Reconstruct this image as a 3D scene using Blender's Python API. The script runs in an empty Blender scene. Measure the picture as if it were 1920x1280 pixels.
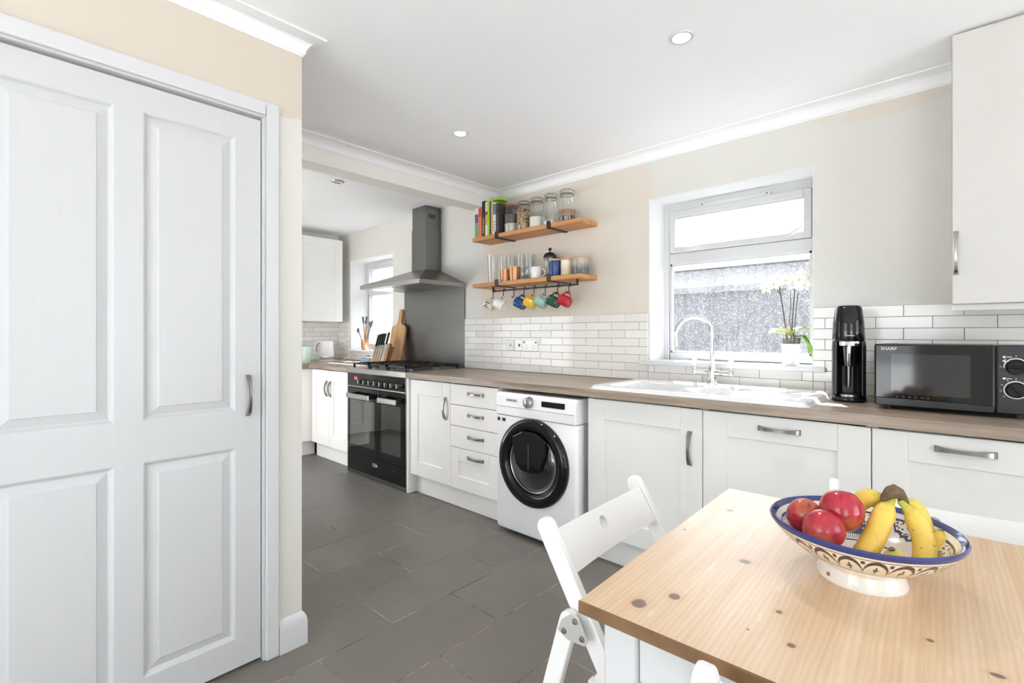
import bpy, math, random
from mathutils import Vector, Matrix
random.seed(7)
PI = math.pi
C = bpy.context.scene.collection
SC = bpy.context.scene

# ------------------------------------------------------------------ camera
cam = bpy.data.objects.new('camera', bpy.data.cameras.new('camera'))
C.objects.link(cam)
cam.location = (0, 0, 1.2)
cam.rotation_euler = (PI / 2, 0, math.radians(42.761))
cam.data.sensor_width = 36.0
cam.data.lens = 36.0 * 916.15 / 1920.0
cam.data.shift_y = -13.7 / 1920.0
cam.data.clip_start = 0.05
SC.camera = cam

# ------------------------------------------------------------------ sky, sun, exposure
world = bpy.data.worlds.new('sky'); SC.world = world
world.use_nodes = True
bg = world.node_tree.nodes['Background']
bg.inputs[0].default_value = (0.88, 0.94, 1.0, 1)
bg.inputs[1].default_value = 1.8
sun = bpy.data.objects.new('sun', bpy.data.lights.new('sun', 'SUN'))
C.objects.link(sun)
sun.data.energy = 11.0
sun.data.angle = math.radians(0.6)
sun.data.color = (0.98, 0.99, 1.0)
sun.rotation_euler = Vector((0.45, -1.0, -1.4)).to_track_quat('-Z', 'Y').to_euler()
SC.view_settings.view_transform = 'Standard'
SC.view_settings.look = 'None'
SC.view_settings.gamma = 1.0
SC.view_settings.use_curve_mapping = False
SC.view_settings.exposure = 1.33
SC.cycles.max_bounces = 14
SC.cycles.diffuse_bounces = 7
SC.cycles.transparent_max_bounces = 24
SC.cycles.caustics_reflective = False
SC.cycles.caustics_refractive = False
SC.cycles.sample_clamp_indirect = 8.0
SC.cycles.use_denoising = True

def portal(name, loc, rot, sx, sy):
    l = bpy.data.lights.new(name, 'AREA'); l.shape = 'RECTANGLE'; l.size = sx; l.size_y = sy
    l.cycles.is_portal = True
    o = bpy.data.objects.new(name, l); C.objects.link(o); o.location = loc; o.rotation_euler = rot
portal('daylight_portal', (-1.0, 3.12, 1.54), (-PI / 2, 0, 0), 0.9, 1.02)
portal('daylight_portal', (-4.69, 3.12, 1.52), (-PI / 2, 0, 0), 0.86, 1.02)
portal('daylight_portal', (-0.9, -2.15, 1.07), (PI / 2, 0, 0), 1.4, 2.14)
portal('daylight_portal', (1.7, -2.15, 1.07), (PI / 2, 0, 0), 1.2, 2.14)
portal('daylight_portal', (2.66, 1.0, 1.05), (0, PI / 2, 0), 2.1, 1.6)
portal('daylight_portal', (-4.1, 0.73, 1.05), (PI / 2, 0, 0), 1.2, 2.1)

# ------------------------------------------------------------------ helpers
def srgb(r, g, b):
    def f(c):
        c /= 255.0
        return c / 12.92 if c <= 0.04045 else ((c + 0.055) / 1.055) ** 2.4
    return (f(r), f(g), f(b), 1.0)

MATS = {}
class N:
    """tiny node builder"""
    def __init__(s, name):
        m = bpy.data.materials.new(name); m.use_nodes = True
        s.m = m; s.t = m.node_tree; s.n = s.t.nodes; s.l = s.t.links
        s.b = s.n['Principled BSDF']; s.out = s.n['Material Output']
        MATS[name] = m
    def new(s, typ, **kw):
        nd = s.n.new(typ)
        for k, v in kw.items(): setattr(nd, k, v)
        return nd
    def put(s, sock, v):
        if isinstance(v, bpy.types.NodeSocket): s.l.new(v, sock)
        else: sock.default_value = v
    def coord(s, kind='Object'):
        return s.new('ShaderNodeTexCoord').outputs[kind]
    def mapping(s, vec, scale=(1, 1, 1), loc=(0, 0, 0), rot=(0, 0, 0)):
        mp = s.new('ShaderNodeMapping'); s.l.new(vec, mp.inputs[0])
        mp.inputs['Scale'].default_value = scale; mp.inputs['Location'].default_value = loc
        mp.inputs['Rotation'].default_value = rot
        return mp.outputs[0]
    def noise(s, vec, scale, detail=3, rough=0.5, dist=0.0):
        nd = s.new('ShaderNodeTexNoise'); s.l.new(vec, nd.inputs['Vector'])
        nd.inputs['Scale'].default_value = scale; nd.inputs['Detail'].default_value = detail
        nd.inputs['Roughness'].default_value = rough; nd.inputs['Distortion'].default_value = dist
        return nd.outputs[0]
    def math(s, op, a, b=0.0, c=0.0):
        nd = s.new('ShaderNodeMath', operation=op)
        s.put(nd.inputs[0], a); s.put(nd.inputs[1], b); s.put(nd.inputs[2], c)
        return nd.outputs[0]
    def ramp(s, fac, stops):
        nd = s.new('ShaderNodeValToRGB'); s.l.new(fac, nd.inputs[0])
        e = nd.color_ramp.elements
        while len(e) < len(stops): e.new(0.5)
        for el, (p, c) in zip(e, stops):
            el.position = p; el.color = c
        return nd.outputs[0]
    def mix(s, fac, a, b, mode='MIX'):
        nd = s.new('ShaderNodeMix', data_type='RGBA', blend_type=mode)
        s.put(nd.inputs[0], fac); s.put(nd.inputs[6], a); s.put(nd.inputs[7], b)
        return nd.outputs[2]
    def sep(s, vec):
        nd = s.new('ShaderNodeSeparateXYZ'); s.l.new(vec, nd.inputs[0]); return nd.outputs
    def rnd(s):
        return s.new('ShaderNodeObjectInfo').outputs['Random']
    def bump(s, h, strength=0.2, dist=0.01):
        nd = s.new('ShaderNodeBump'); nd.inputs['Strength'].default_value = strength
        nd.inputs['Distance'].default_value = dist; s.l.new(h, nd.inputs['Height'])
        s.l.new(nd.outputs[0], s.b.inputs['Normal'])
    def set(s, color=None, rough=None, metal=None, spec=None, coat=None):
        if color is not None: s.put(s.b.inputs['Base Color'], color)
        if rough is not None: s.put(s.b.inputs['Roughness'], rough)
        if metal is not None: s.put(s.b.inputs['Metallic'], metal)
        if spec is not None: s.put(s.b.inputs['Specular IOR Level'], spec)
        if coat is not None: s.put(s.b.inputs['Coat Weight'], coat)
        return s.m

def plain(name, col, rough=0.5, metal=0.0, spec=0.5, var=0.03, vscale=6.0, coat=None, bump=0.0):
    n = N(name)
    nz = n.noise(n.coord(), vscale, 3)
    dark = tuple(c * (1 - var) for c in col[:3]) + (1,)
    lite = tuple(min(1, c * (1 + var)) for c in col[:3]) + (1,)
    c = n.ramp(nz, [(0.3, dark), (0.7, lite)])
    n.set(c, rough, metal, spec, coat)
    if bump: n.bump(n.noise(n.coord(), vscale * 8, 2), bump, 0.003)
    return n.m

def glassy(name, tint=(0.97, 0.98, 0.98, 1), refl=0.9, base=0.04):
    n = N(name)
    n.n.remove(n.b)
    tr = n.new('ShaderNodeBsdfTransparent'); tr.inputs[0].default_value = tint
    gl = n.new('ShaderNodeBsdfGlossy'); gl.inputs['Roughness'].default_value = 0.03
    gl.inputs[0].default_value = (1, 1, 1, 1)
    lw = n.new('ShaderNodeLayerWeight'); lw.inputs[0].default_value = 0.5
    nz = n.noise(n.coord(), 30, 2)
    fac = n.math('MULTIPLY_ADD', n.math('POWER', lw.outputs['Facing'], 2.2), refl, n.math('MULTIPLY_ADD', nz, base, 0.03))
    mx = n.new('ShaderNodeMixShader')
    n.l.new(fac, mx.inputs[0]); n.l.new(tr.outputs[0], mx.inputs[1]); n.l.new(gl.outputs[0], mx.inputs[2])
    n.l.new(mx.outputs[0], n.out.inputs[0])
    return n.m

ORG = {}
def org(o): return ORG.get(o, Vector((0, 0, 0)))

class MB:
    def __init__(s): s.v = []; s.f = []
    def add(s, vs, fs):
        k = len(s.v); s.v += [tuple(p) for p in vs]; s.f += [tuple(i + k for i in f) for f in fs]; return s
    def box(s, x0, x1, y0, y1, z0, z1):
        vs = [(x, y, z) for z in (z0, z1) for y in (y0, y1) for x in (x0, x1)]
        return s.add(vs, [(0, 2, 3, 1), (4, 5, 7, 6), (0, 1, 5, 4), (2, 6, 7, 3), (0, 4, 6, 2), (1, 3, 7, 5)])
    def frustum(s, b, t):
        """b, t = (x0,x1,y0,y1,z)"""
        vs = []
        for (x0, x1, y0, y1, z) in (b, t): vs += [(x0, y0, z), (x1, y0, z), (x0, y1, z), (x1, y1, z)]
        return s.add(vs, [(0, 2, 3, 1), (4, 5, 7, 6), (0, 1, 5, 4), (2, 6, 7, 3), (0, 4, 6, 2), (1, 3, 7, 5)])
    def tube(s, pts, r, n=10, cap=True, closed=False):
        pts = [Vector(p) for p in pts]; m = len(pts)
        rs = r if isinstance(r, (list, tuple)) else [r] * m
        up = None; rings = []
        for i, p in enumerate(pts):
            if closed: t = pts[(i + 1) % m] - pts[i - 1]
            else: t = pts[min(i + 1, m - 1)] - pts[max(i - 1, 0)]
            t.normalize()
            if up is None:
                a = Vector((0, 0, 1)) if abs(t.z) < 0.9 else Vector((1, 0, 0))
                up = (a - t * a.dot(t)).normalized()
            else:
                up = (up - t * up.dot(t)).normalized()
            w = t.cross(up)
            rings.append([p + (up * math.cos(2 * PI * k / n) + w * math.sin(2 * PI * k / n)) * rs[i] for k in range(n)])
        vs = [q for ring in rings for q in ring]; fs = []
        for i in range(m if closed else m - 1):
            a = i * n; b = ((i + 1) % m) * n
            for k in range(n): fs.append((a + k, a + (k + 1) % n, b + (k + 1) % n, b + k))
        if cap and not closed:
            fs.append(tuple(range(n - 1, -1, -1))); fs.append(tuple((m - 1) * n + k for k in range(n)))
        return s.add(vs, fs)
    def cyl(s, p0, p1, r0, r1=None, n=20): return s.tube([p0, p1], [r0, r0 if r1 is None else r1], n)
    def lathe(s, prof, c=(0, 0, 0), n=32, frame=None):
        """prof [(r,z)]; frame optional Matrix placing the local axis"""
        vs = []; fs = []
        for (r, z) in prof:
            for k in range(n):
                a = 2 * PI * k / n; vs.append(Vector((r * math.cos(a), r * math.sin(a), z)))
        m = len(prof)
        for i in range(m - 1):
            for k in range(n): fs.append((i * n + k, i * n + (k + 1) % n, (i + 1) * n + (k + 1) % n, (i + 1) * n + k))
        if prof[0][0] > 1e-6: fs.append(tuple(range(n - 1, -1, -1)))
        if prof[-1][0] > 1e-6: fs.append(tuple((m - 1) * n + k for k in range(n)))
        if frame is not None: vs = [frame @ v for v in vs]
        c = Vector(c)
        return s.add([v + c for v in vs], fs)
    def prism(s, poly, axis, a0, a1):
        """poly of 2-d points; axis 'x': (y,z), 'y': (x,z), 'z': (x,y)"""
        n = len(poly)
        def P(q, a):
            return {'x': (a, q[0], q[1]), 'y': (q[0], a, q[1]), 'z': (q[0], q[1], a)}[axis]
        vs = [P(q, a0) for q in poly] + [P(q, a1) for q in poly]
        fs = [tuple(range(n - 1, -1, -1)), tuple(range(n, 2 * n))]
        for k in range(n): fs.append((k, (k + 1) % n, n + (k + 1) % n, n + k))
        return s.add(vs, fs)
    def sphere(s, c, r, n=16, m=10, sc=(1, 1, 1)):
        prof = [(r * math.sin(PI * i / m), -r * math.cos(PI * i / m)) for i in range(m + 1)]
        k0 = len(s.v); s.lathe(prof, (0, 0, 0), n)
        for i in range(k0, len(s.v)):
            x, y, z = s.v[i]; s.v[i] = (x * sc[0] + c[0], y * sc[1] + c[1], z * sc[2] + c[2])
        return s
    def grid(s, nx, ny, fn):
        vs = [fn(i / (nx - 1), j / (ny - 1)) for j in range(ny) for i in range(nx)]
        fs = [(j * nx + i, j * nx + i + 1, (j + 1) * nx + i + 1, (j + 1) * nx + i) for j in range(ny - 1) for i in range(nx - 1)]
        return s.add(vs, fs)
    def strip(s, secs, cap=True):
        """loft closed sections of equal length"""
        n = len(secs[0]); vs = [q for sec in secs for q in sec]; fs = []
        for i in range(len(secs) - 1):
            for k in range(n): fs.append((i * n + k, i * n + (k + 1) % n, (i + 1) * n + (k + 1) % n, (i + 1) * n + k))
        if cap:
            fs.append(tuple(range(n - 1, -1, -1))); fs.append(tuple((len(secs) - 1) * n + k for k in range(n)))
        return s.add(vs, fs)
    def xform(s, M):
        s.v = [tuple(M @ Vector(p)) for p in s.v]; return s
    def mesh(s, name, mat, off=Vector((0, 0, 0)), smooth=False):
        me = bpy.data.meshes.new(name)
        me.from_pydata([(p[0] - off[0], p[1] - off[1], p[2] - off[2]) for p in s.v], [], s.f)
        import bmesh
        bm = bmesh.new(); bm.from_mesh(me)
        bmesh.ops.remove_doubles(bm, verts=bm.verts, dist=1e-6)
        bmesh.ops.recalc_face_normals(bm, faces=bm.faces)
        bm.to_mesh(me); bm.free()
        if mat is not None: me.materials.append(MATS[mat] if isinstance(mat, str) else mat)
        if smooth:
            for p in me.polygons: p.use_smooth = True
            me.set_sharp_from_angle(angle=math.radians(42))
        return me
    def build(s, name, mat, parent=None, smooth=False, bevel=0.0, loc=None, label=None, seg=2):
        off = org(parent) if parent is not None else Vector(loc or (0, 0, 0))
        me = s.mesh(name, mat, off, smooth)
        o = bpy.data.objects.new(name, me); C.objects.link(o)
        if parent is not None: o.parent = parent
        else: o.location = off
        ORG[o] = off
        if bevel:
            b = o.modifiers.new('bevel', 'BEVEL'); b.width = bevel; b.segments = seg
            b.limit_method = 'ANGLE'; b.angle_limit = math.radians(40)
        if label: o['label'] = label
        return o

def tag(o, label, cat, group=None):
    o['label'] = label; o['category'] = cat
    if group: o['group'] = group
    return o
def struct(o, label=None):
    o['kind'] = 'structure'
    if label: o['label'] = label
    return o
def thing(name, label, cat, loc, rz=0.0, group=None, local=False):
    o = bpy.data.objects.new(name, None); C.objects.link(o)
    o.location = loc; o.rotation_euler = (0, 0, rz); o.empty_display_size = 0.05
    ORG[o] = Vector((0, 0, 0)) if local or rz else Vector(loc)
    return tag(o, label, cat, group)

def text_mesh(string, size, mat, M, name, parent, depth=0.0004, bend=None):
    cu = bpy.data.curves.new('lettering', 'FONT'); cu.body = string; cu.size = size
    cu.align_x = 'CENTER'; cu.align_y = 'CENTER'; cu.extrude = depth
    t = bpy.data.objects.new('lettering', cu); C.objects.link(t)
    bpy.context.view_layer.update()
    me = bpy.data.meshes.new_from_object(t.evaluated_get(bpy.context.evaluated_depsgraph_get()))
    bpy.data.objects.remove(t); bpy.data.curves.remove(cu)
    for v in me.vertices:
        p = v.co.copy()
        if bend: p = bend(p)
        v.co = M @ p
    me.name = name
    me.materials.clear(); me.materials.append(MATS[mat])
    o = bpy.data.objects.new(name, me); C.objects.link(o)
    if parent is not None:
        off = org(parent)
        for v in me.vertices: v.co -= off
        o.parent = parent; ORG[o] = off
    return o
def face_mY(x, y, z):   # lettering on a face that looks towards -Y
    return Matrix.Translation((x, y, z)) @ Matrix.Rotation(PI / 2, 4, 'X')

def bar_handle(parent, c, length, along, out, w=0.023, proj=0.028, mat='pewter', name='handle'):
    """bowed flat pull: thick flared feet, thinner middle"""
    a = Vector(along); o = Vector(out); s = a.cross(o)
    c = Vector(c); secs = []
    for i in range(17):
        u = -1 + 2 * i / 16
        base = proj * max(0.0, math.cos(u * PI / 2)) ** 0.55
        wd = w * (0.55 + 0.45 * u * u) / 2; th = 0.006 + 0.005 * u * u
        p = c + a * (u * length / 2)
        secs.append([p + s * wd + o * max(base - th, 0), p - s * wd + o * max(base - th, 0), p - s * wd * 0.8 + o * (base + 0.003), p + s * wd * 0.8 + o * (base + 0.003)])
    return MB().strip(secs).build(name, mat, parent, smooth=True)

# ------------------------------------------------------------------ materials
def m_wall():
    n = N('wall_paint'); v = n.coord(); x, y, z = n.sep(v)
    nz = n.noise(v, 2.6, 4, 0.6); nf = n.noise(v, 14, 3)
    jag = n.math('MULTIPLY_ADD', nz, 0.7, -0.35)
    # old cream paint left of the window, new white to the right of it, a strip of cream under the cove on the right
    a = n.math('LESS_THAN', n.math('ADD', x, n.math('MULTIPLY', jag, 0.45)), -1.40)
    b1 = n.math('GREATER_THAN', n.math('ADD', z, n.math('MULTIPLY', jag, 0.25)), 2.205)
    b2 = n.math('GREATER_THAN', n.math('ADD', x, jag), -0.46)
    b3 = n.math('LESS_THAN', x, 0.6)
    inroom = n.math('GREATER_THAN', x, -2.95)
    b = n.math('MULTIPLY', n.math('MULTIPLY', b1, b2), b3)
    m = n.math('MULTIPLY', n.math('MAXIMUM', a, b), inroom)
    blend = n.math('MULTIPLY', m, n.math('MULTIPLY_ADD', nz, 0.7, 0.5))
    blend = n.math('MINIMUM', blend, 1.0)
    c = n.mix(blend, srgb(217, 215, 209), srgb(219, 210, 197))
    c = n.mix(n.math('MULTIPLY', nf, 0.06), c, srgb(200, 195, 186))
    n.set(c, 0.75, spec=0.3); n.bump(n.noise(v, 55, 3), 0.05, 0.002)
m_wall()
def m_doorwall():
    n = N('door_wall_paint'); v = n.coord(); x, y, z = n.sep(v)
    nz = n.noise(v, 3.0, 4, 0.6)
    a = n.math('GREATER_THAN', n.math('ADD', z, n.math('MULTIPLY_ADD', nz, 0.14, -0.07)), 2.02)
    c = n.mix(a, srgb(220, 217, 211), srgb(213, 202, 187))
    n.set(c, 0.75, spec=0.3); n.bump(n.noise(v, 55, 3), 0.05, 0.002)
m_doorwall()
plain('plain_wall', srgb(240, 238, 233), 0.75, spec=0.3, var=0.015, vscale=2)
plain('ceiling_paint', srgb(248, 248, 250), 0.85, spec=0.2, var=0.01, vscale=1.5)
plain('cove_white', srgb(241, 241, 242), 0.6, var=0.01)
plain('gloss_white', srgb(212, 212, 213), 0.32, var=0.012, vscale=4, bump=0.04)
def m_door():
    n = N('door_white'); v = n.coord()
    g = n.noise(n.mapping(v, (10, 60, 3)), 2.0, 4)
    c = n.ramp(g, [(0.3, srgb(204, 204, 205)), (0.7, srgb(206, 206, 207))])
    n.set(c, 0.38); n.bump(g, 0.012, 0.001)
m_door()
plain('reveal_white', srgb(226, 226, 225), 0.6, var=0.01)
plain('upvc', srgb(206, 206, 207), 0.25, var=0.01)
plain('cabinet_dimmed', srgb(201, 198, 193), 0.42, var=0.012, vscale=3)  # same kitchen finish, darkened to offset strong light on the wall cabinet
plain('cabinet_ivory', srgb(241, 238, 233), 0.42, var=0.012, vscale=3)
plain('cabinet_white', srgb(233, 232, 228), 0.42, var=0.012, vscale=3)
plain('grout', srgb(166, 162, 157), 0.9, var=0.08, vscale=20)
def m_metro():
    n = N('metro_tile'); r = n.rnd()
    c = n.mix(r, srgb(226, 223, 218), srgb(237, 235, 231))
    n.set(c, 0.12, coat=0.3); n.bump(n.noise(n.coord(), 25, 2), 0.06, 0.003)
m_metro()
def m_slate():
    n = N('floor_tile'); v = n.coord('Object'); r = n.rnd()
    ge = n.new('ShaderNodeNewGeometry').outputs['Position']
    big = n.noise(ge, 1.7, 4, 0.6); fine = n.noise(ge, 28, 5, 0.65); speck = n.noise(ge, 220, 2)
    c = n.ramp(big, [(0.3, srgb(108, 105, 101)), (0.7, srgb(127, 122, 116))])
    c = n.mix(n.math('MULTIPLY', r, 0.35), c, srgb(100, 92, 88))
    c = n.mix(n.math('MULTIPLY', fine, 0.25), c, srgb(122, 117, 110))
    sc = n.math('MULTIPLY', n.math('GREATER_THAN', speck, 0.74), 0.25)
    c = n.mix(sc, c, srgb(150, 146, 140))
    n.set(c, n.math('MULTIPLY_ADD', fine, 0.25, 0.33), spec=0.4); n.bump(fine, 0.12, 0.003)
m_slate()
def m_grout_floor():
    n = N('floor_grout'); ge = n.coord()
    c = n.ramp(n.noise(ge, 3.5, 4, 0.7), [(0.42, srgb(70, 66, 62)), (0.58, srgb(176, 168, 158))])
    n.set(c, 0.9)
m_grout_floor()
def wood(name, c1, c2, c3, axis='x', scale=1.0, rough=0.45, per=0.0, streak=26.0, spec=0.5):
    n = N(name); v = n.coord()
    r = n.rnd()
    sep = n.sep(v)
    comb = n.new('ShaderNodeCombineXYZ')
    off = n.math('MULTIPLY', r, 11.0 if per else 0.0)
    for i in range(3): n.l.new(n.math('ADD', sep[i], off) if i != {'x': 0, 'y': 1, 'z': 2}[axis] else n.math('ADD', sep[i], n.math('MULTIPLY', off, 3.1)), comb.inputs[i])
    sc = {'x': (1.6, streak, streak), 'y': (streak, 1.6, streak), 'z': (streak, streak, 1.6)}[axis]
    mp = n.mapping(comb.outputs[0], tuple(q * scale for q in sc))
    g = n.noise(mp, 1.0, 5, 0.6, 0.35)
    g2 = n.noise(n.mapping(comb.outputs[0], tuple(q * scale * 3.2 for q in sc)), 1.0, 3, 0.6)
    f = n.math('MULTIPLY_ADD', g2, 0.35, n.math('MULTIPLY', g, 0.65))
    c = n.ramp(f, [(0.32, c1), (0.5, c2), (0.68, c3)])
    if per: c = n.mix(n.math('MULTIPLY', r, per), c, c1)
    n.set(c, rough, spec=spec); n.bump(f, 0.06, 0.002)
    return n, c
wood('worktop_wood', srgb(112, 97, 86), srgb(152, 136, 121), srgb(180, 165, 150), 'x', 1.0, 0.36, streak=30)
wood('worktop_wood_end', srgb(112, 97, 86), srgb(152, 136, 121), srgb(180, 165, 150), 'y', 1.0, 0.36, streak=30)
wood('shelf_wood', srgb(176, 116, 66), srgb(201, 143, 90), srgb(217, 163, 108), 'x', 1.0, 0.5, streak=22)
wood('block_wood', srgb(178, 120, 66), srgb(205, 152, 96), srgb(222, 174, 118), 'z', 2.0, 0.5)
wood('board_wood', srgb(166, 124, 78), srgb(196, 156, 108), srgb(214, 180, 134), 'z', 1.6, 0.5)
wood('lid_wood', srgb(190, 146, 98), srgb(212, 172, 124), srgb(226, 190, 146), 'x', 2.0, 0.5)
KNOTS = [(0.083, 0.058, .014, .010), (0.120, 0.118, .011, .007), (0.02, 0.42, 0.004, .003), (0.305, 0.10, .006, .004), (0.375, 0.035, .007, .005),
         (0.42, 0.05, .013, .008), (0.27, 0.185, .006, .004), (0.245, 0.10, .003, .002), (0.53, 0.21, .010, .004), (0.46, 0.25, .005, .003), (0.06, 0.62, .010, .006), (0.175, 0.34, .012, .007), (0.56, 0.08, .009, .006)]
def m_pine():
    n, c = wood('pine_top', srgb(211, 178, 142), srgb(226, 199, 165), srgb(235, 212, 182), 'y', 1.0, 0.3, per=0.4, streak=40)
    v = n.coord(); x, y, z = n.sep(v)
    # broad growth rings
    wv = n.new('ShaderNodeTexWave', wave_type='BANDS', bands_direction='X')
    n.l.new(n.mapping(v, (1, 0.16, 0)), wv.inputs['Vector']); wv.inputs['Scale'].default_value = 34; wv.inputs['Distortion'].default_value = 5.0
    wv.inputs['Detail'].default_value = 2; wv.inputs['Detail Scale'].default_value = 1.0
    c = n.mix(n.math('MULTIPLY', wv.outputs['Fac'], 0.22), c, srgb(196, 150, 102))
    wob = n.noise(v, 40, 2)
    for (kx, ky, a, b) in KNOTS:
        dx = n.math('DIVIDE', n.math('SUBTRACT', x, kx), a); dy = n.math('DIVIDE', n.math('SUBTRACT', y, ky), b * 1.6)
        d = n.math('SQRT', n.math('ADD', n.math('MULTIPLY', dx, dx), n.math('MULTIPLY', dy, dy)))
        d = n.math('ADD', d, n.math('MULTIPLY_ADD', wob, 0.8, -0.4))
        inner = n.math('SUBTRACT', 1.0, n.math('SMOOTH_MIN', d, 1.0, 0.05))
        inner = n.math('MINIMUM', n.math('MULTIPLY', inner, 3.0), 0.85)
        halo = n.math('MAXIMUM', n.math('MULTIPLY_ADD', d, -0.14, 0.34), 0.0)
        c = n.mix(halo, c, srgb(190, 128, 76))
        c = n.mix(n.math('MAXIMUM', inner, 0.0), c, srgb(92, 62, 50))
    wear = n.noise(v, 5.0, 5, 0.65)
    c = n.mix(n.math('MULTIPLY', n.math('GREATER_THAN', n.noise(n.mapping(v, (14, 3, 1)), 3.0, 4, .7), 0.66), 0.35), c, srgb(240, 222, 198))
    n.set(c, n.math('MULTIPLY_ADD', wear, 0.25, 0.22), spec=0.6, coat=0.5)
    n.b.inputs['Coat Roughness'].default_value = 0.24
m_pine()
plain('shaded_pine_edge', srgb(122, 90, 58), 0.5, var=0.2, vscale=18)  # old varnish tone with shade put into the colour
plain('chair_white', srgb(236, 235, 233), 0.35, var=0.012)
plain('table_white', srgb(208, 209, 210), 0.38, var=0.015, vscale=9)
plain('pewter', srgb(150, 146, 140), 0.3, 1.0, var=0.06, vscale=30)
plain('steel_dark', srgb(120, 119, 117), 0.33, 1.0, var=0.08, vscale=3)
def m_brushed(name, col, rough, axis):
    n = N(name); v = n.coord()
    g = n.noise(n.mapping(v, {'z': (60, 60, 1.2), 'x': (1.2, 60, 60)}[axis]), 3, 3)
    c = n.ramp(g, [(0.3, tuple(q * .86 for q in col[:3]) + (1,)), (0.7, col)])
    n.set(c, n.math('MULTIPLY_ADD', g, 0.15, rough), 1.0)
m_brushed('brushed_steel', srgb(132, 131, 129), 0.24, 'z')
m_brushed('steel_trim', srgb(190, 188, 184), 0.22, 'x')
def m_splash():
    n = N('splash_steel'); v = n.coord()
    g = n.noise(n.mapping(v, (1.5, 90, 120)), 3, 2); sm = n.noise(v, 3.2, 4, .7, 1.5)
    c = n.ramp(g, [(0.3, srgb(126, 126, 125)), (0.7, srgb(134, 133, 131))])
    n.set(c, n.math('MULTIPLY_ADD', sm, 0.25, 0.22), 1.0)
m_splash()
plain('chrome', srgb(225, 225, 226), 0.06, 1.0, var=0.02)
plain('steel_matt', srgb(196, 195, 190), 0.4, 0.35, var=0.03)
plain('black_gloss', srgb(15, 15, 16), 0.07, var=0.1, spec=0.45)
plain('black_satin', srgb(24, 24, 25), 0.35, var=0.1)
plain('black_plastic', srgb(30, 30, 31), 0.28, var=0.08)
plain('iron_black', srgb(28, 28, 29), 0.5, var=0.15, vscale=30)
plain('bracket_black', srgb(36, 36, 37), 0.5, var=0.1)
n_ = N('oven_glass'); n_.set(n_.ramp(n_.noise(n_.coord(), 2, 2), [(0.3, srgb(34, 34, 34)), (0.7, srgb(44, 44, 43))]), 0.06, spec=0.6)
n_ = N('oven_mirror'); n_.set(n_.ramp(n_.noise(n_.coord(), 2, 2), [(0.3, srgb(30, 30, 30)), (0.7, srgb(38, 38, 37))]), 0.05); n_.b.inputs['IOR'].default_value = 2.6
plain('wm_white', srgb(244, 244, 245), 0.3, var=0.01)
plain('wm_grey', srgb(170, 170, 172), 0.25, 0.7, var=0.05)
plain('drum_dark', srgb(70, 72, 74), 0.25, 0.6, var=0.15, vscale=20)
glassy('clear_glass', (0.95, 0.96, 0.96, 1), 0.6, 0.05)
glassy('smoke_glass', (0.42, 0.42, 0.43, 1), 0.8, 0.12)
plain('sink_white', srgb(214, 215, 217), 0.12, var=0.01, coat=0.3)
plain('ceramic_white', srgb(240, 240, 241), 0.1, var=0.01, coat=0.4)
plain('print_white', srgb(225, 225, 222), 0.5, var=0.02)
plain('print_grey', srgb(120, 120, 122), 0.5, var=0.05)
plain('print_black', srgb(20, 20, 20), 0.5, var=0.05)
def emit(name, col, strength):
    n = N(name); n.set(col, 0.5)
    n.put(n.b.inputs['Emission Color'], col); n.b.inputs['Emission Strength'].default_value = strength
emit('display_red', srgb(255, 60, 60), 1.2)
emit('lamp_glow', (1.0, 0.97, 0.92, 1), 6.0)
def m_pane(name, dirt):
    n = N(name); v = n.coord(); n.n.remove(n.b)
    tr = n.new('ShaderNodeBsdfTransparent'); tr.inputs[0].default_value = (0.95, 0.96, 0.97, 1)
    gl = n.new('ShaderNodeBsdfGlossy'); gl.inputs['Roughness'].default_value = 0.02
    df = n.new('ShaderNodeBsdfTranslucent'); df.inputs[0].default_value = (0.9, 0.9, 0.93, 1)
    vo = n.new('ShaderNodeTexVoronoi'); n.l.new(v, vo.inputs['Vector']); vo.inputs['Scale'].default_value = 150
    rn = n.sep(vo.outputs['Color'])[0]
    dot = n.math('LESS_THAN', n.math('DIVIDE', vo.outputs['Distance'], n.math('MULTIPLY_ADD', rn, 0.42, 0.02)), 1.0)
    dot = n.math('MULTIPLY', dot, n.math('GREATER_THAN', rn, 0.55))
    big = n.noise(v, 5, 5, 0.7); run = n.noise(n.mapping(v, (22, 22, 2)), 2, 4)
    film = n.math('MULTIPLY', n.math('MULTIPLY', big, run), 0.16 * dirt)
    fac = n.math('MINIMUM', n.math('ADD', n.math('MULTIPLY', dot, 0.22 * dirt), film), 0.9)
    m1 = n.new('ShaderNodeMixShader'); n.l.new(fac, m1.inputs[0]); n.l.new(tr.outputs[0], m1.inputs[1]); n.l.new(df.outputs[0], m1.inputs[2])
    lw = n.new('ShaderNodeLayerWeight'); lw.inputs[0].default_value = 0.5
    m2 = n.new('ShaderNodeMixShader'); n.l.new(n.math('MULTIPLY_ADD', n.math('POWER', lw.outputs['Facing'], 4.0), 0.5, 0.03), m2.inputs[0]); n.l.new(m1.outputs[0], m2.inputs[1]); n.l.new(gl.outputs[0], m2.inputs[2])
    n.l.new(m2.outputs[0], n.out.inputs[0])
m_pane('pane_dirty', 0.55); m_pane('pane_clean', 0.12)
plain('garden_render', srgb(76, 76, 82), 0.9, var=0.2, vscale=3, bump=0.2)
plain('garden_coping', srgb(96, 96, 98), 0.8, var=0.1)
plain('house_pale', srgb(150, 150, 153), 0.9, var=0.08, vscale=1)
plain('garden_paving', srgb(132, 130, 127), 0.9, var=0.15, vscale=2)
plain('paving', srgb(226, 226, 225), 0.9, var=0.15, vscale=2)

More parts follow.
